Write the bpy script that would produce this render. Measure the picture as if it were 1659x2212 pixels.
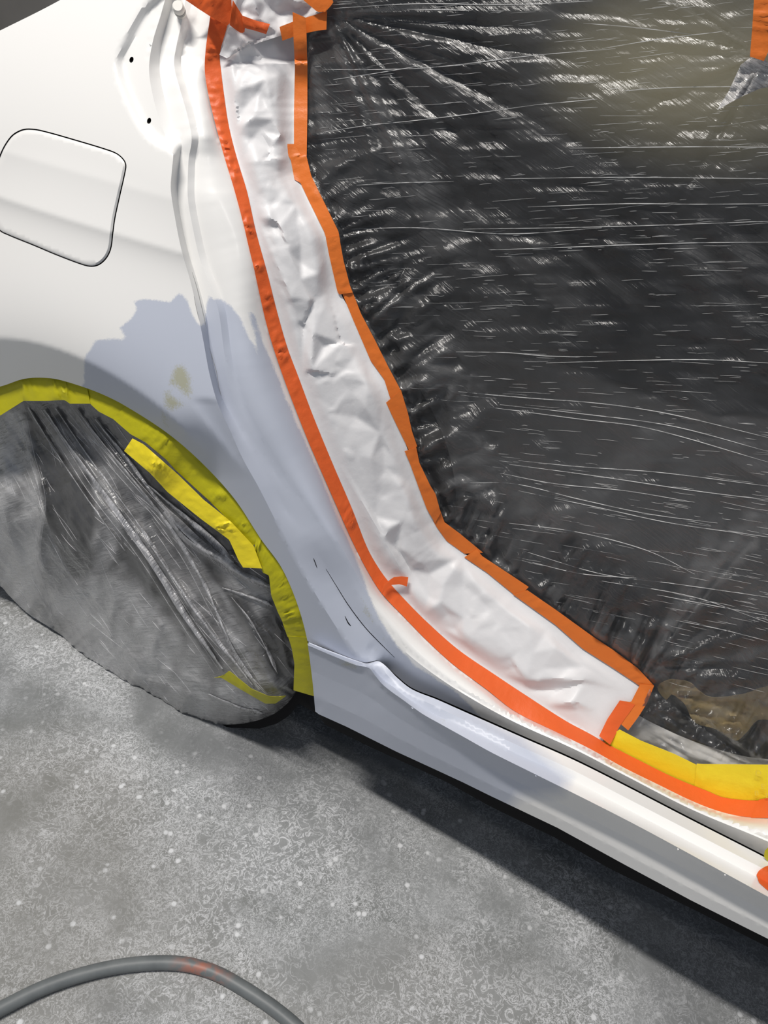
import bpy, bmesh, math, random
import numpy as np
from mathutils import Vector, Matrix
from mathutils.geometry import delaunay_2d_cdt
for o in list(bpy.data.objects): bpy.data.objects.remove(o)
S = bpy.context.scene; COL = S.collection
random.seed(4); RNG = np.random.default_rng(4)

# ------------------------------------------------------------------ camera
CAM = np.array([.72661, -.66602, 1.19044])
YAW, PITCH, ROLL, FPX = -.41746, .61254, .13485, 1700.0
fwd = np.array([math.sin(YAW)*math.cos(PITCH), math.cos(YAW)*math.cos(PITCH), -math.sin(PITCH)])
rt = np.cross(fwd, [0, 0, 1.]); rt /= np.linalg.norm(rt); up = np.cross(rt, fwd)
RT = math.cos(ROLL)*rt + math.sin(ROLL)*up; UP = -math.sin(ROLL)*rt + math.cos(ROLL)*up
cd = bpy.data.cameras.new('camera'); cam = bpy.data.objects.new('camera', cd); COL.objects.link(cam)
M = Matrix.Identity(4)
for i in range(3): M[i][0] = RT[i]; M[i][1] = UP[i]; M[i][2] = -fwd[i]; M[i][3] = CAM[i]
cam.matrix_world = M
cd.sensor_fit = 'HORIZONTAL'; cd.sensor_width = 36; cd.lens = 36*FPX/1659; cd.clip_start = .02
S.camera = cam
# ------------------------------------------------------------------ light
S.view_settings.view_transform = 'Standard'; S.view_settings.look = 'None'
S.view_settings.gamma = 1; S.view_settings.use_curve_mapping = False
S.view_settings.exposure = 0.0
w = bpy.data.worlds.new('booth_air'); S.world = w; w.use_nodes = True
w.node_tree.nodes['Background'].inputs[0].default_value = (.74, .83, 1, 1)
w.node_tree.nodes['Background'].inputs[1].default_value = .28
def area(name, loc, target, sx, sy, power, col):
    l = bpy.data.lights.new(name, 'AREA'); l.shape = 'RECTANGLE'; l.size = sx; l.size_y = sy
    l.energy = power; l.color = col
    o = bpy.data.objects.new(name, l); COL.objects.link(o); o.location = loc
    Z = (Vector(loc)-Vector(target)).normalized(); X = Vector((1, 0, 0)); X = (X-Z*X.dot(Z)).normalized(); Yv = Z.cross(X)   # tube kept parallel to the car
    o.rotation_euler = Matrix((X, Yv, Z)).transposed().to_euler(); return o
area('ceiling_tube_light', (-.5, -1.65, 4.9), (.4, 0, .6), 1.7, .16, 238, (1, .955, .90))
area('ceiling_tube_light', (3.2, -2.6, 4.6), (.6, 0, .5), 1.6, .2, 14, (1, .97, .93))

# ------------------------------------------------------------------ maths helpers
C0 = np.array([829.5, 1106.])
def ray(P):
    P = np.asarray(P, float).reshape(-1, 2); v = (P-C0)/FPX
    return v[:, :1]*RT - v[:, 1:]*UP + fwd
def at(P, Y):
    """points of the plane y=Y (metres into the car) seen along the given directions"""
    d = ray(P); t = (np.asarray(Y, float)-CAM[1])/d[:, 1]; return CAM + d*t[:, None]
def ground(P, z=0.):
    d = ray(P); t = (z-CAM[2])/d[:, 2]; return CAM + d*t[:, None]
def resample(L, step=8., smooth=True, closed=False):
    L = np.asarray(L, float)
    if closed: L = np.vstack([L, L[:1]])
    if smooth and len(L) > 2:
        Q = np.vstack([2*L[0]-L[1], L, 2*L[-1]-L[-2]]) if not closed else np.vstack([L[-2], L, L[1]])
        out = []
        for i in range(1, len(Q)-2):
            p0, p1, p2, p3 = Q[i-1:i+3]
            n = max(2, int(np.hypot(*(p2-p1)[:2])/step)+1)
            # centripetal-ish: plain Catmull with limited tangents
            dl = np.hypot(*(p2-p1)[:2])+1e-9
            m1 = (p2-p0)/(np.hypot(*(p2-p1)[:2])+np.hypot(*(p1-p0)[:2])+1e-9)*dl
            m2 = (p3-p1)/(np.hypot(*(p3-p2)[:2])+np.hypot(*(p2-p1)[:2])+1e-9)*dl
            t = np.linspace(0, 1, n, endpoint=False)[:, None]
            out.append((2*t**3-3*t**2+1)*p1+(t**3-2*t**2+t)*m1+(-2*t**3+3*t**2)*p2+(t**3-t**2)*m2)
        out.append(Q[-2][None]); R = np.vstack(out)
    else:
        out = []
        for a, b in zip(L[:-1], L[1:]):
            n = max(1, int(np.hypot(*(b-a)[:2])/step)); out.append(a+(b-a)*np.linspace(0, 1, n, endpoint=False)[:, None])
        out.append(L[-1:]); R = np.vstack(out)
    return R[:-1] if closed else R
def evenly(L, n):
    L = np.asarray(L, float); s = np.r_[0, np.cumsum(np.hypot(*np.diff(L[:, :2], axis=0).T))]
    q = np.linspace(0, s[-1], n); return np.array([np.interp(q, s, L[:, k]) for k in range(L.shape[1])]).T
_SC = {}
def simp(L):
    k = (len(L), L.shape[1], float(L[0, 0]), float(L[0, 1]), float(L[-1, 0]), float(L[len(L)//2, 1]), float(L[:, -1].sum()))
    if k in _SC: return _SC[k]
    sc = np.ones(L.shape[1]);
    if L.shape[1] > 2: sc[2] = 1500.
    Q = L*sc; keep = {0, len(L)-1}; st = [(0, len(L)-1)]
    while st:
        a, b = st.pop()
        if b-a < 2: continue
        d = Q[b]-Q[a]; q = Q[a+1:b]-Q[a]; t = np.clip((q@d)/(d@d+1e-12), 0, 1); r = np.sqrt(((q-t[:, None]*d)**2).sum(1)); i = int(r.argmax())
        if r[i] > .22: keep.add(a+1+i); st += [(a, a+1+i), (a+1+i, b)]
    _SC[k] = L[sorted(keep)]; return _SC[k]
def sdist(P, L):
    """signed distance to polyline L (positive = towards the door opening), value of L's 3rd column, arc length"""
    P = np.asarray(P, float); L = simp(np.asarray(L, float)); A = L[:-1, :2]; B = L[1:, :2]; D = B-A; ln = (D**2).sum(1)+1e-12
    s0 = np.r_[0, np.cumsum(np.sqrt(ln))]
    best = np.full(len(P), 1e9); sg = np.zeros(len(P)); val = np.zeros(len(P)); arc = np.zeros(len(P))
    for i in range(len(A)):
        q = P-A[i]; t = (q@D[i])/ln[i]
        tc = np.minimum(np.maximum(t, 0 if i else -50), 1 if i < len(A)-1 else 50)
        r = q-tc[:, None]*D[i]; d = np.sqrt(r[:, 0]*r[:, 0]+r[:, 1]*r[:, 1]); m = d < best-1e-9
        cr = -(D[i, 0]*q[:, 1]-D[i, 1]*q[:, 0]); best[m] = d[m]; sg[m] = np.sign(cr[m])
        tv = np.clip(tc, 0, 1)
        if L.shape[1] > 2: val[m] = (L[i, 2]+(L[i+1, 2]-L[i, 2])*tv)[m]
        arc[m] = (s0[i]+tc*np.sqrt(ln[i]))[m]
    return best*np.where(sg == 0, 1, sg), val, arc
def inside(P, poly):
    P = np.asarray(P, float); x, y = P.T; c = np.zeros(len(P), bool); n = len(poly)
    for i in range(n):
        x1, y1 = poly[i][:2]; x2, y2 = poly[(i+1) % n][:2]
        m = (y1 > y) != (y2 > y)
        if y1 != y2: c ^= m & (x < (x2-x1)*(y-y1)/(y2-y1)+x1)
    return c
def psdf(P, poly):
    L = np.vstack([np.asarray(poly, float)[:, :2], np.asarray(poly, float)[:1, :2]])
    d = np.abs(sdist2(P, L)); return np.where(inside(P, poly), d, -d)
def sdist2(P, L):
    P = np.asarray(P, float); best = np.full(len(P), 1e9)
    for a, b in zip(L[:-1], L[1:]):
        D = b-a; t = np.clip(((P-a)@D)/(D@D+1e-12), 0, 1); r = P-a-t[:, None]*D; best = np.minimum(best, np.hypot(r[:, 0], r[:, 1]))
    return best
def ss(x, a=0., b=1.):
    t = np.clip((x-a)/(b-a), 0, 1); return t*t*(3-2*t)
def vnoise(P, scale, seed=0):
    """smooth value noise in 2-D, -1..1"""
    P = np.asarray(P, float)/scale; r = np.random.default_rng(seed).uniform(-1, 1, (97, 89))
    i = np.floor(P).astype(int); f = P-i; f = f*f*(3-2*f)
    g = lambda a, b: r[(i[:, 0]+a) % 97, (i[:, 1]+b) % 89]
    return (g(0, 0)*(1-f[:, 0])+g(1, 0)*f[:, 0])*(1-f[:, 1])+(g(0, 1)*(1-f[:, 0])+g(1, 1)*f[:, 0])*f[:, 1]
def family(P, curves, ease=None):
    """depth interpolated across an ordered family of curves carrying depths"""
    n = len(curves); sd = []; vv = []
    for c in curves: a, b, _ = sdist(P, c); sd.append(a); vv.append(b)
    sd = np.array(sd); vv = np.array(vv); Y = vv[0].copy()
    for i in range(n-1):
        m = sd[i] >= 0
        t = np.clip(sd[i]/np.maximum(sd[i]-sd[i+1], 1e-6), 0, 1)
        t = np.where(sd[i+1] >= 0, 1, t)
        if ease and ease[i]: t = t*t*(3-2*t) if ease[i] == 's' else (1-(1-t)**2 if ease[i] == 'o' else t**2)
        y = vv[i]*(1-t)+vv[i+1]*t; Y = np.where(m, y, Y)
    return Y, sd

# ------------------------------------------------------------------ object helpers
def tag(o, label=None, cat=None, group=None, kind=None):
    if label: o['label'] = label
    if cat: o['category'] = cat
    if group: o['group'] = group
    if kind: o['kind'] = kind
    return o
def empty(name, loc=(0, 0, 0)):
    o = bpy.data.objects.new(name, None); COL.objects.link(o); o.location = loc; o.empty_display_size = .05; return o
def link(name, me, mat, parent=None, smooth=True, sharp=None):
    o = bpy.data.objects.new(name, me); COL.objects.link(o)
    if mat: me.materials.append(mat)
    if smooth: me.polygons.foreach_set('use_smooth', [True]*len(me.polygons))
    if sharp: me.set_sharp_from_angle(angle=math.radians(sharp))
    if parent:
        o.parent = parent; o.matrix_parent_inverse = Matrix.Translation(-Vector(parent.location))
        if parent.parent: o.matrix_parent_inverse = Matrix.Identity(4)
    return o
def solid(o, th, off=1):
    m = o.modifiers.new('thickness', 'SOLIDIFY'); m.thickness = th; m.offset = off
    e = o.modifiers.new('crisp_rim', 'EDGE_SPLIT'); e.split_angle = math.radians(55); return o
def mesh(name, V, F):
    me = bpy.data.meshes.new(name); me.from_pydata([tuple(map(float, v)) for v in V], [], [tuple(map(int, f)) for f in F]); me.update(); return me
def attr(me, name, vals):
    a = me.attributes.new(name, 'FLOAT', 'POINT'); a.data.foreach_set('value', np.asarray(vals, np.float32))
def cdt(boundary, holes=(), lines=(), h=8.):
    """triangulate a bounded region; returns 2-D points and triangles"""
    pts = []; edges = []
    def add(L, closed):
        L = np.asarray(L, float)[:, :2]; b = len(pts); pts.extend(map(tuple, L)); n = len(L)
        edges.extend((b+i, b+i+1) for i in range(n-1))
        if closed: edges.append((b+n-1, b))
    B = np.asarray(boundary, float)[:, :2]; add(B, True)
    for H in holes: add(H, True)
    for L in lines:
        L = np.asarray(L, float)[:, :2]; k = inside(L, B)
        for H in holes: k &= ~inside(L, H)
        run = []
        for q, f in zip(L, k):
            if f: run.append(q)
            else:
                if len(run) > 1: add(run, False)
                run = []
        if len(run) > 1: add(run, False)
    base = np.array(pts)
    x0, y0 = B.min(0); x1, y1 = B.max(0)
    gx, gy = np.meshgrid(np.arange(x0, x1, h), np.arange(y0, y1, h*.87))
    gx = gx+(np.arange(gx.shape[0]) % 2)[:, None]*h*.5
    G = np.c_[gx.ravel(), gy.ravel()]; G = G[inside(G, B)]
    for H in holes: G = G[~inside(G, H)]
    # drop grid points that crowd constraint points
    cell = {}
    for q in base: cell.setdefault((int(q[0]//h), int(q[1]//h)), []).append(q)
    keep = []
    for g in G:
        cx, cy = int(g[0]//h), int(g[1]//h); ok = True
        for a in (-1, 0, 1):
            for b in (-1, 0, 1):
                for q in cell.get((cx+a, cy+b), ()):
                    if abs(q[0]-g[0])+abs(q[1]-g[1]) < h*.62: ok = False; break
                if not ok: break
            if not ok: break
        if ok: keep.append(g)
    allp = [Vector(p) for p in pts]+[Vector(g) for g in keep]
    v, e, f, *_ = delaunay_2d_cdt(allp, edges, [], 0, 1e-4)
    P = np.array([tuple(q) for q in v]); F = np.array([list(t) for t in f if len(t) == 3], int)
    c = P[F].mean(1); k = inside(c, B)
    for H in holes: k &= ~inside(c, H)
    F = F[k]
    # orient towards the camera (screen y points down)
    a, b, d = P[F[:, 0]], P[F[:, 1]], P[F[:, 2]]
    cr = (b[:, 0]-a[:, 0])*(d[:, 1]-a[:, 1])-(b[:, 1]-a[:, 1])*(d[:, 0]-a[:, 0])
    F[cr > 0] = F[cr > 0][:, ::-1]
    used = np.unique(F); mp = -np.ones(len(P), int); mp[used] = np.arange(len(used))
    return P[used], mp[F]
def ystrip(name, left, right, depth, mat, parent=None, off=-.0009, n=None, m=5, wr=0, th=.0004, seed=0, lift=0):
    """a tape: quads between two edge polylines lying on a depth function; UV u along (m), v across"""
    Lr = resample(left, 6, False); Rr = resample(right, 6, False)
    ln = np.hypot(*np.diff(Lr[:, :2], axis=0).T).sum(); n = n or max(4, int(ln/5))
    A = evenly(Lr[:, :2], n); B = evenly(Rr[:, :2], n); G = []
    for j in range(m+1): G.append(A+(B-A)*j/m)
    G = np.array(G).transpose(1, 0, 2).reshape(-1, 2)
    Y = depth(G)+off
    if wr:
        s = np.repeat(np.arange(n)/n*ln, m+1); v = np.tile(np.arange(m+1)/m, n)
        wv = np.abs(vnoise(np.c_[s*1.6+v*9, s*.25+v*22], 9, seed))*vnoise(np.c_[s, v*10], 40, seed+1)
        Y = Y-wr*np.clip(wv*2.2, 0, 1)*np.sin(np.pi*v)**.5-wr*.35*np.abs(vnoise(G, 11, seed+2))*np.sin(np.pi*v)
    V = at(G, Y); F = []
    for i in range(n-1):
        for j in range(m):
            a = i*(m+1)+j; F.append((a, a+1, a+m+2, a+m+1))
    a, b, c = V[F[0][0]], V[F[0][1]], V[F[0][2]]
    if np.dot(np.cross(b-a, c-a), CAM-a) < 0: F = [f[::-1] for f in F]
    me = mesh(name, V, F); uv = me.uv_layers.new(name='UVMap')
    U = np.c_[np.repeat(np.arange(n)/n*ln/1500, m+1), np.tile(np.arange(m+1)/m*.024, n)]
    li = np.zeros(len(me.loops), int); me.loops.foreach_get('vertex_index', li); uv.data.foreach_set('uv', U[li].ravel())
    o = link(name, me, mat, parent); solid(o, th, -1); return o

# ------------------------------------------------------------------ material helpers
def new(name):
    m = bpy.data.materials.new(name); m.use_nodes = True; nt = m.node_tree; nt.nodes.clear()
    out = nt.nodes.new('ShaderNodeOutputMaterial'); return m, nt, out
def N(nt, t, **k):
    n = nt.nodes.new(t)
    for a, b in k.items():
        if a == 'i':
            for x, y in b.items(): n.inputs[x].default_value = y
        else: setattr(n, a, b)
    return n
def L(nt, a, b): nt.links.new(a, b)
def math_(nt, op, a, b=None, clamp=False):
    n = N(nt, 'ShaderNodeMath', operation=op, use_clamp=clamp)
    for k, x in enumerate((a, b)):
        if x is None: continue
        if isinstance(x, (int, float)): n.inputs[k].default_value = x
        else: L(nt, x, n.inputs[k])
    return n.outputs[0]
def mixc(nt, f, a, b, blend='MIX'):
    n = N(nt, 'ShaderNodeMix', data_type='RGBA', blend_type=blend)
    for s, x in ((n.inputs[0], f), (n.inputs[6], a), (n.inputs[7], b)):
        if isinstance(x, (int, float)): s.default_value = x
        elif isinstance(x, tuple): s.default_value = (*x, 1) if len(x) == 3 else x
        else: L(nt, x, s)
    return n.outputs[2]
def noise(nt, vec, scale, detail=4, rough=.5, dist=0):
    n = N(nt, 'ShaderNodeTexNoise', i={'Scale': scale, 'Detail': detail, 'Roughness': rough, 'Distortion': dist})
    if vec: L(nt, vec, n.inputs['Vector'])
    return n.outputs[0]
def ramp(nt, f, stops):
    n = N(nt, 'ShaderNodeValToRGB'); e = n.color_ramp.elements
    while len(e) < len(stops): e.new(.5)
    for k, (p, c) in enumerate(stops): e[k].position = p; e[k].color = (*c, 1) if isinstance(c, tuple) else (c, c, c, 1)
    L(nt, f, n.inputs[0]); return n.outputs[0]
def objco(nt, sc=(1, 1, 1), rot=(0, 0, 0)):
    t = N(nt, 'ShaderNodeTexCoord'); m = N(nt, 'ShaderNodeMapping'); m.inputs['Scale'].default_value = sc; m.inputs['Rotation'].default_value = rot
    L(nt, t.outputs['Object'], m.inputs[0]); return m.outputs[0]
def bump(nt, h, st, dist=.001, nrm=None):
    b = N(nt, 'ShaderNodeBump', i={'Strength': st, 'Distance': dist}); L(nt, h, b.inputs['Height'])
    if nrm: L(nt, nrm, b.inputs['Normal'])
    return b.outputs[0]
def simple(name, col, rough=.5, coat=0, metal=0, spec=.5, nscale=0, namp=.1):
    m, nt, out = new(name); p = N(nt, 'ShaderNodeBsdfPrincipled', i={'Roughness': rough, 'Metallic': metal, 'Specular IOR Level': spec, 'Coat Weight': coat})
    n = noise(nt, objco(nt), nscale or 60, 4)
    c = mixc(nt, n, tuple(x*(1-namp) for x in col), tuple(min(1, x*(1+namp)) for x in col)); L(nt, c, p.inputs['Base Color'])
    L(nt, p.outputs[0], out.inputs[0]); return m

def paint_material(name, soft):
    """white basecoat with sanded grey primer and olive filler where the attributes say so"""
    m, nt, out = new(name)
    a = N(nt, 'ShaderNodeAttribute', attribute_name='primer'); b = N(nt, 'ShaderNodeAttribute', attribute_name='filler')
    co = objco(nt); n1 = noise(nt, co, 38, 6, .65); n2 = noise(nt, co, 420, 3, .7)
    d = math_(nt, 'ADD', a.outputs['Fac'], math_(nt, 'MULTIPLY', math_(nt, 'SUBTRACT', n1, .5), 13.))
    d = math_(nt, 'ADD', d, math_(nt, 'MULTIPLY', math_(nt, 'SUBTRACT', n2, .5), 9.))
    k = math_(nt, 'ADD', math_(nt, 'DIVIDE', d, soft), .5, True)
    e = math_(nt, 'ADD', b.outputs['Fac'], math_(nt, 'MULTIPLY', math_(nt, 'SUBTRACT', n2, .5), 30.))
    e = math_(nt, 'ADD', e, math_(nt, 'MULTIPLY', math_(nt, 'SUBTRACT', n1, .5), 14.))
    k2 = math_(nt, 'MULTIPLY', math_(nt, 'DIVIDE', e, 13., True), .62)
    pr = mixc(nt, noise(nt, co, 9, 3), (.48, .515, .60), (.52, .55, .63))
    c = mixc(nt, k, (.83, .82, .795), pr); c = mixc(nt, k2, c, (.34, .32, .12))
    p = N(nt, 'ShaderNodeBsdfPrincipled', i={'Specular IOR Level': .5, 'Coat Roughness': .16})
    L(nt, c, p.inputs['Base Color'])
    r = N(nt, 'ShaderNodeMapRange', i={'To Min': .3, 'To Max': .42}); L(nt, k, r.inputs[0]); L(nt, r.outputs[0], p.inputs['Roughness'])
    cw = N(nt, 'ShaderNodeMapRange', i={'To Min': .3, 'To Max': .0}); L(nt, k, cw.inputs[0]); L(nt, cw.outputs[0], p.inputs['Coat Weight'])
    L(nt, bump(nt, n2, .04, .0003), p.inputs['Normal']); L(nt, p.outputs[0], out.inputs[0]); return m

def tape_material(name, col, col2, trans=.12):
    m, nt, out = new(name); uv = N(nt, 'ShaderNodeUVMap')
    mp = N(nt, 'ShaderNodeMapping'); mp.inputs['Scale'].default_value = (60, 1500, 1); L(nt, uv.outputs[0], mp.inputs[0])
    f = noise(nt, mp.outputs[0], 1.2, 3, .6); n = noise(nt, objco(nt), 45, 4, .6)
    c = mixc(nt, math_(nt, 'MULTIPLY', math_(nt, 'ADD', f, n), .5), col, col2)
    mp2 = N(nt, 'ShaderNodeMapping'); mp2.inputs['Scale'].default_value = (900, 120, 1); L(nt, uv.outputs[0], mp2.inputs[0])
    g = noise(nt, mp2.outputs[0], 1., 3, .6)
    p = N(nt, 'ShaderNodeBsdfPrincipled', i={'Roughness': .42, 'Specular IOR Level': .35}); L(nt, c, p.inputs['Base Color'])
    nb = bump(nt, g, .16, .0005); nb = bump(nt, n, .35, .003, nb); L(nt, nb, p.inputs['Normal'])
    t = N(nt, 'ShaderNodeBsdfTranslucent'); L(nt, c, t.inputs[0]); mx = N(nt, 'ShaderNodeMixShader', i={0: trans})
    L(nt, p.outputs[0], mx.inputs[1]); L(nt, t.outputs[0], mx.inputs[2]); L(nt, mx.outputs[0], out.inputs[0]); return m

def film_material(name, veil, veil_col, gloss, streak, rough=.22, soft=(.5, .5, .5), bumps=(1., 1.)):
    """thin clear masking film: mostly transparent, a little milky, with glinting stretch lines"""
    m, nt, out = new(name)
    uv = N(nt, 'ShaderNodeUVMap')
    mp = N(nt, 'ShaderNodeMapping'); mp.inputs['Scale'].default_value = streak; L(nt, uv.outputs[0], mp.inputs[0])
    s1 = noise(nt, mp.outputs[0], 1., 4, .62, .35); s2 = noise(nt, uv.outputs[0], 34, 5, .6); s3 = noise(nt, uv.outputs[0], 7, 3, .5)
    nb = bump(nt, s1, bumps[0], .0032); nb = bump(nt, s2, bumps[1], .0022, nb)
    d = N(nt, 'ShaderNodeBsdfDiffuse'); d.inputs[0].default_value = (*veil_col, 1); L(nt, nb, d.inputs['Normal'])
    tl = N(nt, 'ShaderNodeBsdfTranslucent'); tl.inputs[0].default_value = (*veil_col, 1); L(nt, nb, tl.inputs['Normal'])
    dm = N(nt, 'ShaderNodeMixShader', i={0: .35}); L(nt, d.outputs[0], dm.inputs[1]); L(nt, tl.outputs[0], dm.inputs[2])
    g = N(nt, 'ShaderNodeBsdfGlossy', i={'Roughness': rough}); L(nt, nb, g.inputs['Normal'])
    tr = N(nt, 'ShaderNodeBsdfTransparent'); tr.inputs[0].default_value = (.9, .9, .9, 1)
    k = N(nt, 'ShaderNodeMapRange', i={'To Min': veil*.35, 'To Max': veil*1.65}); L(nt, math_(nt, 'MULTIPLY', math_(nt, 'ADD', s3, s2), .5), k.inputs[0])
    k.inputs['From Min'].default_value = .3; k.inputs['From Max'].default_value = .7
    hz = N(nt, 'ShaderNodeAttribute', attribute_name='haze')
    kk = math_(nt, 'ADD', k.outputs[0], math_(nt, 'MULTIPLY', hz.outputs['Fac'], math_(nt, 'ADD', math_(nt, 'MULTIPLY', s1, .9), .55)), True)
    m1 = N(nt, 'ShaderNodeMixShader'); L(nt, kk, m1.inputs[0]); L(nt, tr.outputs[0], m1.inputs[1]); L(nt, dm.outputs[0], m1.inputs[2])
    fr = N(nt, 'ShaderNodeFresnel', i={'IOR': 1.5}); L(nt, nb, fr.inputs['Normal'])
    ff = math_(nt, 'MULTIPLY', fr.outputs[0], gloss, True)
    m2 = N(nt, 'ShaderNodeMixShader'); L(nt, ff, m2.inputs[0]); L(nt, m1.outputs[0], m2.inputs[1]); L(nt, g.outputs[0], m2.inputs[2])
    L(nt, m2.outputs[0], out.inputs[0]); return m
def crease_material(name, col, a=.6):
    m, nt, out = new(name); p = N(nt, 'ShaderNodeBsdfPrincipled', i={'Base Color': (*col, 1), 'Roughness': .25, 'Specular IOR Level': .8})
    n = noise(nt, objco(nt), 55, 3); k = ramp(nt, n, [(.38, a*.25), (.62, a)])
    tr = N(nt, 'ShaderNodeBsdfTransparent'); mx = N(nt, 'ShaderNodeMixShader'); L(nt, k, mx.inputs[0]); L(nt, tr.outputs[0], mx.inputs[1]); L(nt, p.outputs[0], mx.inputs[2])
    L(nt, mx.outputs[0], out.inputs[0]); return m

M_paint = paint_material('car_paint_and_primer', 5.)
M_skirt = paint_material('skirt_paint_and_primer', 36.)
M_orange = tape_material('orange_masking_tape', (.80, .115, .022), (.75, .15, .035))
M_orange2 = tape_material('amber_masking_tape', (.76, .165, .022), (.72, .20, .035))
M_yellow = tape_material('yellow_masking_tape', (.56, .52, .013), (.50, .46, .010))
M_yellow2 = tape_material('bright_yellow_tape', (.90, .74, .03), (.86, .70, .024))
M_black = simple('black_plastic', (.006, .006, .007), .75, spec=.15)
M_rubber = simple('tyre_rubber', (.018, .018, .02), .7)
M_rim = simple('alloy_rim', (.06, .06, .065), .4, metal=.6)
M_dark = simple('dark_cabin_trim', (.022, .023, .025), .8)
M_film = film_material('door_film', .06, (.55, .55, .55), 1.25, (9, 300, 1), .24, bumps=(.5, .55))
M_bag = film_material('wheel_film', .10, (.78, .78, .79), 2.0, (170, 22, 1), .2, bumps=(.7, 1.3))
M_crease = crease_material('film_crease', (.75, .75, .74), .8)
def paper_material():
    m, nt, out = new('masking_paper'); co = objco(nt)
    n = noise(nt, co, 26, 5, .55); f = noise(nt, co, 900, 2)
    c = mixc(nt, n, (.74, .735, .745), (.81, .80, .80))
    p = N(nt, 'ShaderNodeBsdfPrincipled', i={'Roughness': .45, 'Specular IOR Level': .4}); L(nt, c, p.inputs['Base Color'])
    L(nt, bump(nt, f, .1, .0003, bump(nt, n, .3, .004)), p.inputs['Normal'])
    t = N(nt, 'ShaderNodeBsdfTranslucent'); L(nt, c, t.inputs[0]); mx = N(nt, 'ShaderNodeMixShader', i={0: .12})
    L(nt, p.outputs[0], mx.inputs[1]); L(nt, t.outputs[0], mx.inputs[2]); L(nt, mx.outputs[0], out.inputs[0]); return m
M_paper = paper_material()

# ------------------------------------------------------------------ floor and wall
def floor_material():
    m, nt, out = new('painted_concrete'); co = objco(nt)
    big = noise(nt, co, 1.6, 4, .55); mid = noise(nt, co, 9, 6, .6, .6)
    c = mixc(nt, big, (.155, .167, .172), (.25, .255, .245)); c = mixc(nt, ramp(nt, mid, [(.35, 0.), (.68, .7)]), c, (.33, .34, .345))
    # swirled wipe marks and overspray curls: ridged noise, stretched locally
    sw = noise(nt, co, 52, 5, .62, 1.6); r = math_(nt, 'ABSOLUTE', math_(nt, 'SUBTRACT', sw, .5))
    curl = ramp(nt, r, [(.0, 1.), (.028, .12), (.06, 0.)])
    msk = ramp(nt, noise(nt, co, 4.2, 3, .6), [(.42, .08), (.60, 1.)])
    c = mixc(nt, math_(nt, 'MULTIPLY', curl, msk), c, (.68, .69, .71))
    fl = ramp(nt, noise(nt, co, 120, 3, .6), [(.60, 0.), (.70, 1.)]); c = mixc(nt, math_(nt, 'MULTIPLY', fl, math_(nt, 'MULTIPLY', msk, .6)), c, (.6, .61, .63))
    sw2 = noise(nt, co, 130, 4, .65, 1.1); c2 = ramp(nt, math_(nt, 'ABSOLUTE', math_(nt, 'SUBTRACT', sw2, .5)), [(.0, .8), (.02, .25), (.05, 0.)])
    msk2 = ramp(nt, noise(nt, co, 6.5, 4, .65), [(.42, .05), (.58, 1.)]); c = mixc(nt, math_(nt, 'MULTIPLY', c2, msk2), c, (.74, .75, .77))
    co2 = objco(nt, (14, 150, 1), (0, 0, .5)); st_ = ramp(nt, noise(nt, co2, 1., 4, .6), [(.60, 0.), (.74, .55)]); msk3 = ramp(nt, noise(nt, co, 2.9, 2, .5), [(.46, 0.), (.6, 1.)])
    c = mixc(nt, math_(nt, 'MULTIPLY', st_, msk3), c, (.50, .51, .52))
    br = ramp(nt, noise(nt, co, 1.15, 2, .5), [(.5, 0.), (.62, .55)]); c = mixc(nt, br, c, mixc(nt, .5, c, (.20, .18, .145)))
    vo = N(nt, 'ShaderNodeTexVoronoi', i={'Scale': 48, 'Randomness': 1}); L(nt, co, vo.inputs['Vector'])
    vs = N(nt, 'ShaderNodeSeparateColor'); L(nt, vo.outputs['Color'], vs.inputs[0])
    dot = math_(nt, 'MULTIPLY', ramp(nt, vo.outputs['Distance'], [(.13, 1.), (.24, 0.)]), ramp(nt, vs.outputs[0], [(.52, 0.), (.56, 1.)]))
    c = mixc(nt, math_(nt, 'MULTIPLY', dot, math_(nt, 'ADD', msk2, .05)), c, (.66, .67, .68))
    dk = ramp(nt, noise(nt, co, 2.3, 3, .5), [(.36, .55), (.5, 0.)]); c = mixc(nt, dk, c, (.125, .13, .138))
    p = N(nt, 'ShaderNodeBsdfPrincipled', i={'Specular IOR Level': .3}); L(nt, c, p.inputs['Base Color'])
    L(nt, ramp(nt, mid, [(.3, .45), (.7, .7)]), p.inputs['Roughness']); L(nt, bump(nt, sw, .08, .001), p.inputs['Normal'])
    L(nt, p.outputs[0], out.inputs[0]); return m
me = mesh('floor', [(-5, -4, 0), (5, -4, 0), (5, 4, 0), (-5, 4, 0)], [(0, 1, 2, 3)])
tag(link('floor', me, floor_material(), smooth=False), kind='structure')
wm = simple('booth_wall_panel', (.30, .285, .265), .6, nscale=2, namp=.3)
wb = mesh('wall_back', [(-5, 3.9, 0), (5, 3.9, 0), (5, 3.9, 3.4), (-5, 3.9, 3.4)], [(0, 1, 2, 3)])
tag(link('wall_back', wb, wm, smooth=False), kind='structure')
wl = mesh('wall_left', [(-4.9, -4, 0), (-4.9, 4, 0), (-4.9, 4, 3.4), (-4.9, -4, 3.4)], [(0, 1, 2, 3)])
tag(link('wall_left', wl, wm, smooth=False), kind='structure')

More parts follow.
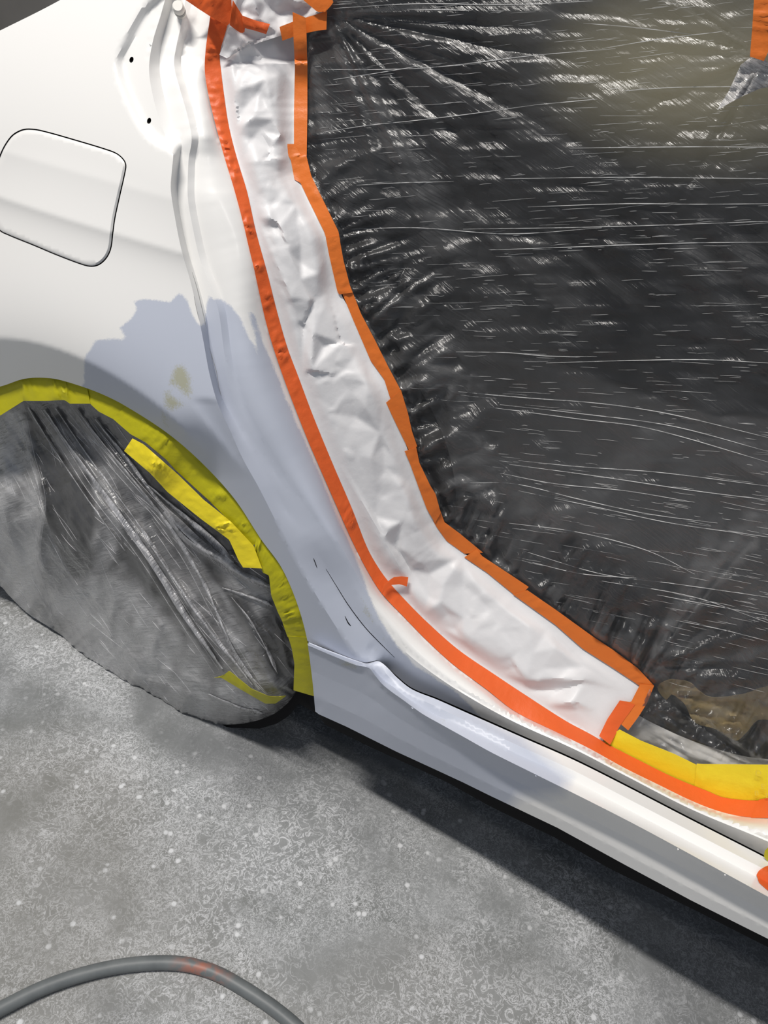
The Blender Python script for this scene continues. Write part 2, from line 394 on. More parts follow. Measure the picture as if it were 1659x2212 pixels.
# ------------------------------------------------------------------ traced curves (x, y of the side view, with depth)
def cv(*p): return [list(map(float, q)) for q in p]
ARCH = cv((-560, 1190), (-520, 1110), (-440, 1015), (-330, 935), (-200, 878), (-90, 850), (0, 835), (54, 818), (108, 817), (152, 827), (217, 850), (271, 877), (362, 936), (434, 998), (506, 1077), (564, 1165), (608, 1226), (642, 1304), (664, 1384), (677, 1469), (682, 1512))
Acrv = cv((392, -160), (372, -60), (348, 30), (330, 90), (322, 150), (332, 215), (350, 275), (366, 312), (374, 330), (371, 370), (369, 410), (378, 470), (392, 540), (412, 610), (430, 690), (440, 740), (452, 805), (470, 870), (497, 930), (524, 990), (560, 1055), (600, 1134), (654, 1236), (708, 1326), (752, 1391), (788, 1428))
A_tail = cv((816, 1427), (835, 1439), (857, 1460), (890, 1486), (933, 1510), (1000, 1545), (1059, 1553+21), (1131, 1590), (1240, 1638), (1348, 1692), (1493, 1767), (1652, 1848), (1760, 1905), (2000, 2032), (2600, 2350))
# keep the seam a single line
A_tail[6] = [1059., 1558.]; A_tail[5] = [1000., 1532.]; A_tail[4] = [945., 1508.]
Bcrv = cv((402, -160), (386, -60), (366, 30), (350, 90), (345, 150), (356, 215), (374, 270), (392, 306), (390, 330), (385, 370), (383, 412), (392, 480), (409, 552), (427, 610), (447, 690), (452, 740), (467, 812), (480, 860), (506, 907), (542, 965), (580, 1032), (616, 1100), (676, 1175), (727, 1268), (763, 1325), (800, 1367), (840, 1406))
B_tail = cv((895, 1455), (962, 1497), (1030, 1532), (1100, 1564), (1240, 1628), (1348, 1683), (1493, 1759), (1659, 1840), (1900, 1965), (2600, 2332))
Ccrv = cv((420, -160), (408, -60), (394, 40), (381, 100), (376, 140), (388, 190), (405, 250), (414, 300), (408, 340), (406, 372), (406, 430), (418, 500), (432, 560), (455, 620), (472, 672), (483, 752), (495, 824), (513, 882), (552, 955), (600, 1030), (660, 1110), (735, 1215), (785, 1300), (830, 1360), (880, 1412))
C_tail = cv((935, 1455), (1000, 1498), (1100, 1554), (1240, 1618), (1348, 1674), (1493, 1748), (1659, 1818), (1900, 1930), (2600, 2275))
Dcrv = cv((470, -160), (462, -60), (455, 26), (444, 110), (443, 160), (455, 226), (482, 330), (512, 430), (547, 573), (577, 705), (610, 809), (660, 939), (686, 1000), (730, 1100), (759, 1165), (792, 1230), (824, 1281), (871, 1331), (925, 1386), (980, 1436), (1052, 1490), (1113, 1537), (1204, 1582), (1276, 1618), (1348, 1658), (1421, 1694), (1493, 1729), (1547, 1750), (1601, 1763), (1659, 1767), (1760, 1772), (1900, 1795), (2600, 2060))
D2crv = cv((510, -160), (500, -60), (494, 40), (489, 63), (475, 116), (478, 157), (484, 205), (493, 265), (504, 313), (518, 362), (534, 415), (553, 500), (577, 588), (599, 675), (621, 751), (645, 815), (675, 895), (718, 1000), (761, 1100), (792, 1180), (813, 1219), (839, 1256), (878, 1299), (925, 1346), (991, 1404), (1070, 1458), (1124, 1494), (1222, 1557), (1276, 1586), (1312, 1607), (1384, 1644), (1457, 1680), (1529, 1709), (1565, 1723), (1638, 1729), (1659, 1722), (1760, 1722), (1900, 1745), (2600, 2000))
G1crv = cv((640, -160), (636, -60), (634, 80), (637, 145), (635, 241), (635, 362), (649, 395), (665, 429), (700, 500), (711, 552), (729, 631), (762, 689), (801, 780), (830, 830), (845, 867), (861, 930), (885, 1000), (922, 1100), (944, 1140), (965, 1169), (1003, 1200), (1052, 1237), (1106, 1281), (1200, 1350), (1258, 1401), (1327, 1445), (1381, 1481), (1480, 1545), (1600, 1590), (1760, 1612), (1900, 1640), (2600, 1860))
G2crv = cv((668, -160), (666, -60), (662, 72), (664, 145), (663, 240), (662, 350), (672, 379), (687, 410), (731, 500), (742, 563), (756, 617), (780, 678), (809, 733), (838, 791), (863, 838), (881, 895), (901, 964), (906, 1000), (938, 1072), (949, 1100), (958, 1125), (991, 1151), (1043, 1197), (1142, 1268), (1200, 1317), (1276, 1372), (1330, 1408), (1377, 1445), (1413, 1481), (1500, 1520), (1620, 1550), (1760, 1570), (1900, 1595), (2600, 1790))

def creasez(x): return .912+0*x
def quarter(x, z):
    """depth of the quarter panel"""
    Y = np.zeros_like(x)
    # above the upper line the side tips in, between the lines a shallow facet, below them an undercut
    up2 = np.clip(z-.955, 0, None); up1 = np.clip(z-.905, 0, .05)
    Y += .30*up2+.9*up2**2+.13*up1
    u = np.clip(.905-z, 0, None)
    Y += .035*ss(u, 0, .05)*np.exp(-u/.05)*0 + .0032*np.sin(np.clip(u/.062, 0, 1)*np.pi)*0
    Y += .006*(1-np.exp(-u/.02))*np.exp(-u/.09)
    # the shoulder swells out towards the wheel arch and the lip below it tucks under
    r = np.hypot(x, z-.325); ang = np.arctan2(x, z-.325)
    rs = .428-.05*ss(ang, .35, 1.0)
    sw = ss(r, rs+.22, rs+.0)
    fl = 1-.85*ss(ang, .45, 1.15)
    Y += -.040*sw*(.35+.65*fl)
    Y += .36*np.clip(rs-r, 0, .09)*(fl*.9+.3)
    # lower rear door corner tucks under
    Y += .0*x
    low = np.clip(.65-z, 0, .4)*ss(x, .06, .26); lw = low*ss(low, 0, .06); Y += .32*(lw-np.clip(lw-.19, 0, None)*.75)
    return Y
def Yquarter(P):
    Y = np.zeros(len(P))
    for _ in range(5):
        W = at(P, Y); Y = quarter(W[:, 0], W[:, 2])
    return Y
OUTL = cv((420, -120), (372, -60), (345, -25), (300, 18), (262, 88), (245, 128), (249, 165), (263, 205), (283, 250), (306, 288), (335, 316), (374, 330), (420, 330), (480, 200), (480, -120))
OUTLR = resample(OUTL, 8, True, True)
def withdepth(crv, dfn): c = resample(crv, 9); return np.c_[c[:, :2], dfn(c[:, :2])]
_A = resample(Acrv+A_tail, 9)
def wmix(c, lo_, hi_, at_y0, at_y1):
    t = ss(c[:, 1], at_y0, at_y1); return lo_*(1-t)+hi_*t
yA = Yquarter(_A); yk = yA[np.argmin(np.abs(_A[:, 1]-860)+1e3*(_A[:, 0] > 600))]
lin = yk+(.006-yk)*np.clip((_A[:, 1]-860)/570., 0, 1); yA = np.where(_A[:, 1] > 860, lin, yA)
tA = ss(_A[:, 0], 790, 850); yA = yA*(1-tA)+tA*(.030-.006*ss(_A[:, 0], 1000, 1200))
recA = .0085*ss(-_A[:, 1], -340, -300); yA = yA+recA
FA = np.c_[_A, yA]
_k = np.ones(27)/27; yS = np.convolve(np.pad(yA, 13, 'edge'), _k, 'valid'); FAs = np.c_[_A, yS+np.maximum(0, 0)]
def onA(c): _, v, _ = sdist(c, FAs); _, u, _ = sdist(c, FA); return np.maximum(v, u-.004)
_B = resample(Bcrv+B_tail, 9); FB = np.c_[_B, onA(_B)+wmix(_B, .013, .0085, 820, 1150)*(1-ss(_B[:, 0], 740, 850))-.005*ss(_B[:, 0], 760, 860)*(1-ss(_B[:, 0], 1050, 1250)*.7)]
_C = resample(Ccrv+C_tail, 9); FC = np.c_[_C, onA(_C)+wmix(_C, .0155, .0140, 820, 1150)*(1-ss(_C[:, 0], 760, 900))-.007*ss(_C[:, 0], 780, 920)*(1-ss(_C[:, 0], 1050, 1250)*.7)]
_C2 = np.c_[_C[:, 0]+np.interp(_C[:, 1], [900, 1200, 1500], [15, 12, 1]), _C[:, 1]-np.interp(_C[:, 1], [1100, 1450], [2, 4])]; FC2 = np.c_[_C2, FC[:, 2]+wmix(_C, .0075, .0022, 640, 1000)]
_D = resample(Dcrv, 9); FD = np.c_[_D, wmix(_D, .105, .040, 0, 620)+.018*ss(_D[:, 1], 900, 1400)+.012*ss(_D[:, 0], 1100, 1600)]
_D2 = resample(D2crv, 9); _, v, _ = sdist(_D2, FD); FD2 = np.c_[_D2, v+.012+.012*ss(_D2[:, 1], 1100, 1500)]
_G1 = resample(G1crv, 9); _, v, _ = sdist(_G1, FD2); FG1 = np.c_[_G1, v+.045]
_G2 = resample(G2crv, 9); _, v, _ = sdist(_G2, FG1); FG2 = np.c_[_G2, v+.004]
Ecrv = cv((520, -160), (505, 60), (497, 160), (512, 262), (538, 360), (575, 500), (623, 670), (690, 870), (745, 1000), (790, 1100), (850, 1220), (905, 1290), (1000, 1375), (1120, 1460), (1210, 1500), (1330, 1520), (1410, 1562), (1500, 1602), (1600, 1632), (1659, 1640), (1760, 1652), (1900, 1680), (2600, 1910))
_E = resample(Ecrv, 9); _, v, _ = sdist(_E, FD2); FE = np.c_[_E, v+.05+.012*ss(_E[:, 0], 1100, 1400)]

def lowset(Fc, xs, ys):
    k = ss(Fc[:, 1], 1150, 1290); Fc[:, 2] = Fc[:, 2]*(1-k)+np.interp(Fc[:, 0], xs, ys)*k
lowset(FB, [727, 800, 850, 962, 1240, 1659], [.013, .018, .0225, .0255, .022, .022])
lowset(FC, [735, 830, 935, 1100, 1240, 1659], [.017, .0195, .0215, .0225, .021, .021])
lowset(FC2, [740, 835, 940, 1105, 1245, 1659], [.019, .0215, .0235, .0245, .023, .023])
def Ycar(P):
    P = np.asarray(P, float)[:, :2]
    Yf, sd = family(P, [FA, FB, FC, FC2, FD, FD2, FE], [None, None, None, 'i', None, None])
    q = Yquarter(P)
    d = psdf(P, OUTLR)
    rec = .0085*ss(d, 0, 26)
    # pressed steps of the hinge area
    for Lc, dp, wd in ((cv((372, -60), (352, 0), (333, 45), (320, 88), (316, 125), (321, 170), (333, 215), (350, 262), (368, 305)), .0042, 15),
                       ):
        l = resample(Lc, 8); a, _, _ = sdist(P, l); rec = rec+dp*ss(a, 0, wd)*ss(d, 10, 30)*ss(-P[:, 1], -335, -300)
    dA = -np.clip(sd[0], None, 0)
    yr = sdist(P, FA)[1]+dA/1500.*.42*ss(P[:, 1], 855, 990)
    wq = ss(P[:, 1], 850, 1040)*ss(P[:, 0], 330, 440); wq = np.maximum(wq, (1-ss(dA, 0, 60))*ss(P[:, 1], 858, 872)*(P[:, 0] > 400)); q = q*(1-wq)+yr*wq
    Yq = q+rec
    left = (sd[0] < -.6) & (P[:, 0] < 812)
    Y = np.where(left, Yq, Yf)
    # third step, inside the jamb surface, sinks to the right and fades
    l3 = resample(cv((425, -60), (412, 20), (390, 73), (377, 114), (373, 150), (384, 205), (400, 262)), 8); a, _, _ = sdist(P, l3)
    Y = Y+.0065*ss(a, 0, 24)*(1-ss(a, 22, 80))*ss(-P[:, 1], -330, -90)*(~left)
    return Y
def fix(fn, P): return fn(np.asarray(P, float)[:, :2])

# ------------------------------------------------------------------ primer and filler areas
PRIMER = cv((100, 950), (181, 828), (183, 774), (195, 755), (206, 736), (235, 732), (262, 735), (272, 730), (260, 708), (289, 683), (298, 665), (289, 652), (315, 645), (369, 654), (387, 634), (401, 643), (412, 672), (432, 705), (441, 700), (447, 660), (452, 640), (463, 648), (474, 646), (499, 661), (521, 694), (530, 715), (543, 737), (557, 765), (553, 730), (539, 676), (546, 676), (553, 690), (566, 735), (583, 772), (607, 835), (641, 917), (689, 1020), (727, 1111), (763, 1190), (790, 1262), (806, 1310), (831, 1352), (860, 1399), (900, 1440), (962, 1480), (991, 1500), (1012, 1520), (1040, 1552), (1030, 1600), (800, 1560), (600, 1500), (300, 1200))
FILLERS = [cv((372, 792), (392, 783), (408, 797), (414, 815), (418, 850), (412, 866), (395, 858), (378, 838), (362, 832), (366, 812)), cv((352, 845), (365, 843), (403, 876), (385, 884), (366, 890), (354, 876)), cv((346, 886), (354, 884), (367, 918), (360, 930), (349, 908)),
           cv((778, 1288), (789, 1300), (812, 1345), (806, 1350), (784, 1322)), cv((823, 1378), (829, 1376), (827, 1388), (820, 1388)), cv((807, 1402), (818, 1400), (817, 1408), (808, 1408))]
SFILL = [cv((728, 1432), (745, 1427), (772, 1437), (770, 1445), (745, 1442)), cv((948, 1553), (958, 1556), (966, 1562), (955, 1562))]
SPRIMER = cv((600, 1300), (800, 1400), (1000, 1520), (1130, 1590), (1230, 1680), (1215, 1715), (1120, 1720), (1090, 1765), (1000, 1760), (900, 1720), (600, 1600))

# ------------------------------------------------------------------ the car
car = empty('car', (0, .3, 0))
tag(car, 'white car body side with grey primer patches around the rear wheel arch', 'car')
FUEL = cv((-13, 470), (-20, 425), (-14, 380), (0, 340), (11, 316), (27, 294), (45, 283), (61, 280), (87, 283), (163, 304), (235, 326), (253, 334), (266, 346), (270.5, 357), (268, 375), (257, 424), (247, 470), (242.5, 502), (238, 536), (229, 556), (214, 570), (199, 574), (181, 571), (127, 551), (72, 528), (18, 506), (0, 496))
fuel_in = resample(FUEL, 5, True, True)
def grow(poly, d):
    p = np.asarray(poly, float); c = p.mean(0); n = np.roll(p, -1, 0)-np.roll(p, 1, 0); n = np.c_[n[:, 1], -n[:, 0]]; n /= np.hypot(*n.T)[:, None]
    if ((n*(p-c)).sum(1)).mean() < 0: n = -n
    return p+n*d
fuel_out = grow(fuel_in, 2.6)
def ellipse(cx, cy, a, b, rot=0, n=20):
    t = np.linspace(0, 2*np.pi, n, endpoint=False); x = a*np.cos(t); y = b*np.sin(t)
    return np.c_[cx+x*math.cos(rot)-y*math.sin(rot), cy+x*math.sin(rot)+y*math.cos(rot)]
holes = [ellipse(284, 129, 4.4, 6.6, .25), ellipse(322, 261, 4.4, 6.6, .25)]
archR = resample(ARCH, 8)
seamA = [q for q in resample([[666, 1386], [727, 1410], [788, 1431], [806, 1428], [814, 1426.5]], 8)]+[q for q in _A if q[0] > 818]
# outline of the body side, clockwise from the roof end
B = []
B += list(resample(cv((-560, 330), (-400, 240), (-250, 175), (-100, 114), (0, 66), (130, 0), (230, -62), (330, -160)), 12))
B += list(resample(cv((330, -160), (520, -160)), 12))[1:]
B += list(_E[1:])
B += list(resample(cv((2600, 1910), (2600, 2350)), 12))[1:]
s_ = np.array(seamA)[::-1]; B += list(s_[1:])
ar = archR[::-1]; ar = ar[ar[:, 1] < 1384] if False else archR[::-1]
ar = np.array([q for q in archR[::-1] if not (q[0] > 600 and q[1] > 1384)])
B += list(ar[:])
B = np.array(B)[:, :2]
lines = [FA[FA[:, 0] < 800], FB, FC, FC2, FD, FD2, OUTLR[inside(OUTLR, [[230, -150], [368, -150], [368, 322], [230, 322]])]]
P, F = cdt(B, [fuel_out]+holes, lines, 7.5)
Y = Ycar(P); V = at(P, Y)
me = mesh('body_side', V, F)
attr(me, 'primer', psdf(P, resample(PRIMER, 6, False, True)))
fv = np.max([psdf(P, f) for f in FILLERS], axis=0); attr(me, 'filler', fv)
body = link('body_side', me, M_paint, car, sharp=40)
def wallring(name, ring, dfn, depth, mat, parent, y0=0.):
    ring = np.asarray(ring, float)[:, :2]; n = len(ring); y = dfn(ring)
    a = at(ring, y+y0); b = a+np.array([0, depth, 0]); V = np.vstack([a, b])
    F = [(i, (i+1) % n, n+(i+1) % n, n+i) for i in range(n)]
    return link(name, mesh(name, V, F), mat, parent)
me = mesh('fuel_pocket', *[x for x in (lambda r, y: (np.vstack([at(r, y), at(r, y)+[0, .012, 0]]), [(i, (i+1) % len(r), len(r)+(i+1) % len(r), len(r)+i) for i in range(len(r))]+[tuple(range(len(r), 2*len(r)))]))(fuel_out, Ycar(fuel_out))])
link('fuel_pocket', me, M_black, body)
ring = grow(fuel_in, -5.); ring = np.vstack([ring, ring[:1]]); P, F = cdt(fuel_in, [], [ring], 7); Yd = Ycar(P)
dd = psdf(P, fuel_in); Yd = Yd+.0016*(1-ss(dd, 0, 5))-.0003
me = mesh('fuel_door', at(P, Yd), F); attr(me, 'primer', np.full(len(P), -99.)); attr(me, 'filler', np.full(len(P), -99.))
fd = link('fuel_door', me, M_paint, car, sharp=40); solid(fd, .003, -1)
for h in holes:
    y = Ycar(h); n = len(h); a = at(h, y); b = a+[0, .008, 0]
    link('bolt_hole', mesh('bolt_hole', np.vstack([a, b]), [(i, (i+1) % n, n+(i+1) % n, n+i) for i in range(n)]+[tuple(range(n, 2*n))]), M_black, body)
# lip rolled inwards along the wheel arch, and down the lower front edge
lip = archR[(archR[:, 1] < 1384) | (archR[:, 0] < 600)][:, :2]; a = at(lip, Ycar(lip)); n = len(a)
b = a+[0, .018, 0]; c_ = a+[0, .045, 0]
me = mesh('arch_lip', np.vstack([a, b, c_]), [(i, i+1, n+i+1, n+i) for i in range(n-1)]+[(n+i, n+i+1, 2*n+i+1, 2*n+i) for i in range(n-1)])
attr(me, 'primer', np.full(3*n, 99.)); attr(me, 'filler', np.full(3*n, -99.)); link('arch_lip', me, M_paint, body)

# side skirt
T0 = [[640, 1374, .012], [667, 1387, .012], [727, 1411, .010], [788, 1431.5, .008], [806, 1428.5, .012], [820, 1429, .014], [838, 1443, .012], [857, 1463, .010], [890, 1489, .006], [945, 1511.5, .004], [1000, 1536, .004], [1059, 1562, .004], [1131, 1594, .004], [1240, 1642, .004], [1348, 1696, .004], [1493, 1771, .004], [1652, 1852, .004], [1760, 1909, .004], [2000, 2036, .004], [2600, 2354, .004]]
T1 = [[640, 1376, .011], [667, 1389, .011], [727, 1413, .009], [786, 1433, .007], [801, 1432, .008], [815, 1436, .009], [831, 1452, .006], [850, 1472, .003], [884, 1498, -.002], [937, 1524, -.006], [992, 1550, -.010], [1050, 1578, -.012], [1121, 1611, -.013], [1230, 1660, -.015], [1338, 1716, -.017], [1483, 1791, -.018], [1642, 1873, -.020], [1760, 1933, -.020], [2000, 2057, -.020], [2600, 2375, -.020]]
T2 = [[640, 1380, .002], [666, 1391, .002], [722, 1414.5, .000], [777, 1436, -.001], [799, 1440, .001], [812, 1452, .004], [828, 1468, .003], [846, 1481, -.001], [880, 1508, -.006], [932, 1539, -.011], [985, 1563, -.016], [1043, 1592, -.019], [1113, 1627, -.020], [1222, 1678, -.022], [1330, 1735, -.024], [1475, 1811, -.026], [1634, 1894, -.027], [1755, 1957, -.027], [2000, 2085, -.027], [2600, 2405, -.027]]
T3 = [[638, 1384, -.004], [665, 1394, -.004], [716, 1415.5, -.008], [770, 1437, -.010], [797, 1443, -.011], [810, 1459, -.012], [825, 1477, -.014], [844, 1493, -.016], [868, 1510, -.018], [911, 1541, -.022], [955, 1566, -.026], [1000, 1591, -.031], [1059, 1624, -.036], [1131, 1660, -.040], [1276, 1732, -.046], [1385, 1788, -.050], [1529, 1866, -.054], [1659, 1937, -.057], [1760, 1992, -.057], [2000, 2122, -.057], [2600, 2445, -.057]]
Tb = [[640, 1520, .036], [681, 1537, .036], [689, 1543, .034], [749, 1570, .028], [857, 1624, .020], [944, 1664, .013], [1000, 1690, .008], [1059, 1719, .002], [1204, 1788, -.009], [1348, 1867, -.018], [1493, 1945, -.024], [1659, 2028, -.028], [1760, 2080, -.028], [2000, 2205, -.028], [2600, 2515, -.028]]
def blendcurve(U, W, t, dy):
    n = 60; a = evenly(resample(U, 9, False), n); b = evenly(resample(W, 9, False), n); c = a*(1-t)+b*t; c[:, 2] += dy(c[:, 0]); return c
f0, f1, f2, f3 = [resample(np.array(t), 7, True) for t in (T0, T1, T2, T3)]
fb = resample(np.array(Tb), 9, False)
g1 = blendcurve(T3, Tb, .07, lambda x: .004+.006*ss(x, 850, 1200))
g2 = blendcurve(T3, Tb, .38, lambda x: .003+.013*ss(x, 850, 1200))
g3 = blendcurve(T3, Tb, .75, lambda x: -.002+.006*ss(x, 850, 1200))
def Yskirt(P):
    y, _ = family(P, [fb, g3, g2, g1, f3, f2, f1, f0], [None, None, None, None, None, None, None]); return y
lft = np.array(cv((665, 1394), (666, 1391), (667, 1387)))
top = f0[(f0[:, 0] >= 667)][:, :2]; bot = fb[(fb[:, 0] >= 681)][:, :2][::-1]
edge = resample(cv((681, 1537), (676, 1480), (670, 1430), (665, 1394)), 9, False)
Bs = np.vstack([top, resample(np.array([top[-1], bot[0]]), 12, False)[1:-1], bot, edge[1:]])
P, F = cdt(Bs, [], [f3[f3[:, 0] > 667], f2, f1, g2, g3], 7)
for _ in range(1): Y = Yskirt(P)
me = mesh('side_skirt', at(P, Y), F)
attr(me, 'primer', psdf(P, SPRIMER)+0.); attr(me, 'filler', np.max([psdf(P, f)+2 for f in SFILL], axis=0))
sk = link('side_skirt', me, M_skirt, car, sharp=50); solid(sk, .003, -1)
# black underbody flange below the skirt
ub_t = evenly(resample(cv((684, 1530), (689, 1540), (749, 1567), (857, 1620), (944, 1660), (1059, 1712), (1204, 1782), (1348, 1861), (1493, 1939), (1659, 2022), (2000, 2200), (2600, 2510)), 9, False), 90)
ub_b = evenly(resample(cv((690, 1550), (690, 1559), (792, 1610), (900, 1659), (966, 1690), (1059, 1742), (1204, 1812), (1318, 1877), (1493, 1962), (1659, 2046), (2000, 2222), (2600, 2532)), 9, False), 90)
a = at(ub_t, .045); b = at(ub_b, .050); c_ = b+[0, .30, .0]; d_ = a+[0, .30, .02]
n = 90; V = np.vstack([a, b, c_, d_]); F = [(k*n+i, k*n+i+1, ((k+1) % 4)*n+i+1, ((k+1) % 4)*n+i) for k in range(4) for i in range(n-1)]+[(0, n, 2*n, 3*n)[::-1]]
link('underbody_flange', mesh('underbody_flange', V, F), M_black, car, smooth=False)
# black wheel-house liner
lp = cv((610, 1420), (680, 1420), (684, 1500), (684, 1541), (645, 1520), (622, 1548), (598, 1563), (560, 1574), (500, 1572), (440, 1563), (395, 1558), (430, 1500))
P, F = cdt(resample(lp, 9, False, True), [], [], 22); a = at(P, .099+0*P[:, 0])
o = link('wheel_liner', mesh('wheel_liner', a, F), M_black, car, smooth=False); solid(o, .02, -1)
t = np.linspace(-1.75, 1.95, 52); R0 = .365; V = []
for y in (.085, .48):
    for q in t: V.append((R0*math.sin(q), y, .325+R0*math.cos(q)))
n = len(t); F = [(i, i+1, n+i+1, n+i) for i in range(n-1)]+[tuple(range(n, 2*n))]
link('wheel_housing', mesh('wheel_housing', V, F), M_black, car)
# wheel
def lathe(name, prof, cy, cz, mat, parent, n=64, cx=0.):
    V = []; F = []; k = len(prof)
    for i in range(n):
        a_ = 2*math.pi*i/n
        for (r, y) in prof: V.append((cx+r*math.sin(a_), cy+y, cz+r*math.cos(a_)))
    for i in range(n):
        for j in range(k-1): F.append((i*k+j, ((i+1) % n)*k+j, ((i+1) % n)*k+j+1, i*k+j+1))
    return link(name, mesh(name, V, F), mat, parent, sharp=50)
lathe('tyre', [(.215, .015), (.235, .004), (.275, .0), (.303, .008), (.315, .03), (.318, .11), (.315, .19), (.300, .212), (.235, .216)], .115, .322, M_rubber, car)
wh = lathe('wheel_rim', [(.0, .03), (.05, .025), (.06, .04), (.19, .035), (.205, .012), (.218, .012), (.218, .10), (.2, .11)], .115, .322, M_rim, car)
for k in range(5):
    a_ = 2*math.pi*k/5; V = []
    for (r, w_) in ((.045, .026), (.2, .018)):
        for s1 in (-1, 1):
            for yy in (.128, .15): V.append((r*math.sin(a_)+s1*w_*math.cos(a_), yy, .322+r*math.cos(a_)-s1*w_*math.sin(a_)))
    link('spoke', mesh('spoke', V, [(0, 2, 6, 4), (1, 5, 7, 3), (0, 4, 5, 1), (2, 3, 7, 6), (0, 1, 3, 2), (4, 6, 7, 5)]), M_rim, wh, smooth=False)
# rubber stop on the jamb
def tube(name, pts, rad, mat, parent=None, n=12, cap=True, stuff=False):
    V = []; F = []; pts = [Vector(p) for p in pts]; rad = rad if hasattr(rad, '__len__') else [rad]*len(pts)
    for i, p in enumerate(pts):
        d = (pts[min(i+1, len(pts)-1)]-pts[max(i-1, 0)]).normalized(); a = d.orthogonal().normalized() if i == 0 else (u_-d*u_.dot(d)).normalized(); u_ = a; b = d.cross(a)
        for k in range(n): t = 2*math.pi*k/n; V.append(p+rad[i]*(a*math.cos(t)+b*math.sin(t)))
    for i in range(len(pts)-1):
        for k in range(n): F.append((i*n+k, i*n+(k+1) % n, (i+1)*n+(k+1) % n, (i+1)*n+k))
    if cap: F.append(tuple(range(n))[::-1]); F.append(tuple(range((len(pts)-1)*n, len(pts)*n)))
    return link(name, mesh(name, V, F), mat, parent, sharp=50) if not stuff else (V, F)
M_stop = simple('cream_rubber', (.80, .78, .72), .45)
M_stopg = simple('grey_rubber', (.33, .33, .32), .5)
pb = at([(391, 30)], Ycar(np.array([(391., 30.)])))[0]; pt = at([(384, 13)], Ycar(np.array([(384., 13.)]))-.016)[0]
dv = (pt-pb); st = lambda t: pb+dv*t
stem = tube('bump_stop', [st(-.1), st(.0), st(.25), st(.26), st(.62), st(.63), st(.93), st(1.03)], [.0050, .0052, .0054, .0058, .0056, .0062, .0062, .0048], M_stop, body, 20)
tube('collar', [st(.27), st(.29), st(.5), st(.52)], [.0055, .0061, .0061, .0055], M_stopg, stem, 20)
# cabin behind the film
def box(name, lo, hi, mat, parent, inv=False):
    x0, y0, z0 = lo; x1, y1, z1 = hi; V = [(x, y, z) for x in (x0, x1) for y in (y0, y1) for z in (z0, z1)]
    F = [(0, 1, 3, 2), (4, 6, 7, 5), (0, 4, 5, 1), (2, 3, 7, 6), (0, 2, 6, 4), (1, 5, 7, 3)]
    if inv: F = [f[::-1] for f in F]
    return link(name, mesh(name, V, F), mat, parent, smooth=False)
def openbox(name, lo, hi, mat, parent):
    x0, y0, z0 = lo; x1, y1, z1 = hi; V = [(x, y, z) for x in (x0, x1) for y in (y0, y1) for z in (z0, z1)]
    return link(name, mesh(name, V, [(0, 1, 3, 2), (4, 6, 7, 5), (2, 3, 7, 6), (0, 2, 6, 4)]), mat, parent, smooth=False)
box('sill_light_block', (.40, .11, .29), (2.3, .22, .34), M_black, car)  # unseen box added behind the skirt to stop light leaking onto the floor
box('underbody', (-1.0, .44, .05), (.42, 1.3, .34), M_black, car)
openbox('cabin_lining', (.02, .20, .36), (2.3, 1.3, 1.5), M_dark, car)
def lump(name, c, s, mat, parent, e=.55, seed=0):
    V = []; F = []; nu, nv = 28, 18
    for i in range(nu):
        for j in range(nv+1):
            u = 2*math.pi*i/nu; v = math.pi*j/nv-math.pi/2
            f = lambda q: math.copysign(abs(q)**e, q)
            V.append((c[0]+s[0]*f(math.cos(v))*f(math.cos(u)), c[1]+s[1]*f(math.cos(v))*f(math.sin(u)), c[2]+s[2]*f(math.sin(v))))
    for i in range(nu):
        for j in range(nv): F.append((i*(nv+1)+j, ((i+1) % nu)*(nv+1)+j, ((i+1) % nu)*(nv+1)+j+1, i*(nv+1)+j+1))
    return link(name, mesh(name, V, F), mat, parent)
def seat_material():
    m, nt, out = new('painted_glow_upholstery'); t = N(nt, 'ShaderNodeTexCoord'); q = at([(1470, 190)], .84)[0]
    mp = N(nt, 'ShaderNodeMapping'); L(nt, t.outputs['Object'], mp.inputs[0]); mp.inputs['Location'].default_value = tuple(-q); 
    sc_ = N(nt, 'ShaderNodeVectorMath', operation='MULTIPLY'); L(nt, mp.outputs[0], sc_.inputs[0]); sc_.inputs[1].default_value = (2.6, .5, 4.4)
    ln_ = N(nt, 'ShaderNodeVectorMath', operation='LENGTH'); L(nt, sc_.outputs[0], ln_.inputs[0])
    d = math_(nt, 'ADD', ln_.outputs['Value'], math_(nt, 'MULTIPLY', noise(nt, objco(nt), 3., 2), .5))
    c = mixc(nt, ramp(nt, d, [(.45, 0.), (1., 1.)]), (.23, .21, .135), (.03, .03, .028))  # blurred olive glow and its fade to dark, painted into the seat colour
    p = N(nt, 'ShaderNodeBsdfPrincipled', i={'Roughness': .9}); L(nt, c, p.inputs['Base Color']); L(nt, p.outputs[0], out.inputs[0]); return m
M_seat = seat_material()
M_seatd = simple('charcoal_upholstery', (.035, .035, .038), .8)
seat = empty('rear_seat', (1.0, .7, .5)); seat.parent = car; seat.matrix_parent_inverse = Matrix.Translation((0, -.3, 0))
def sub(o):
    o.matrix_parent_inverse = Matrix.Identity(4); o.matrix_world = Matrix.Identity(4); return o

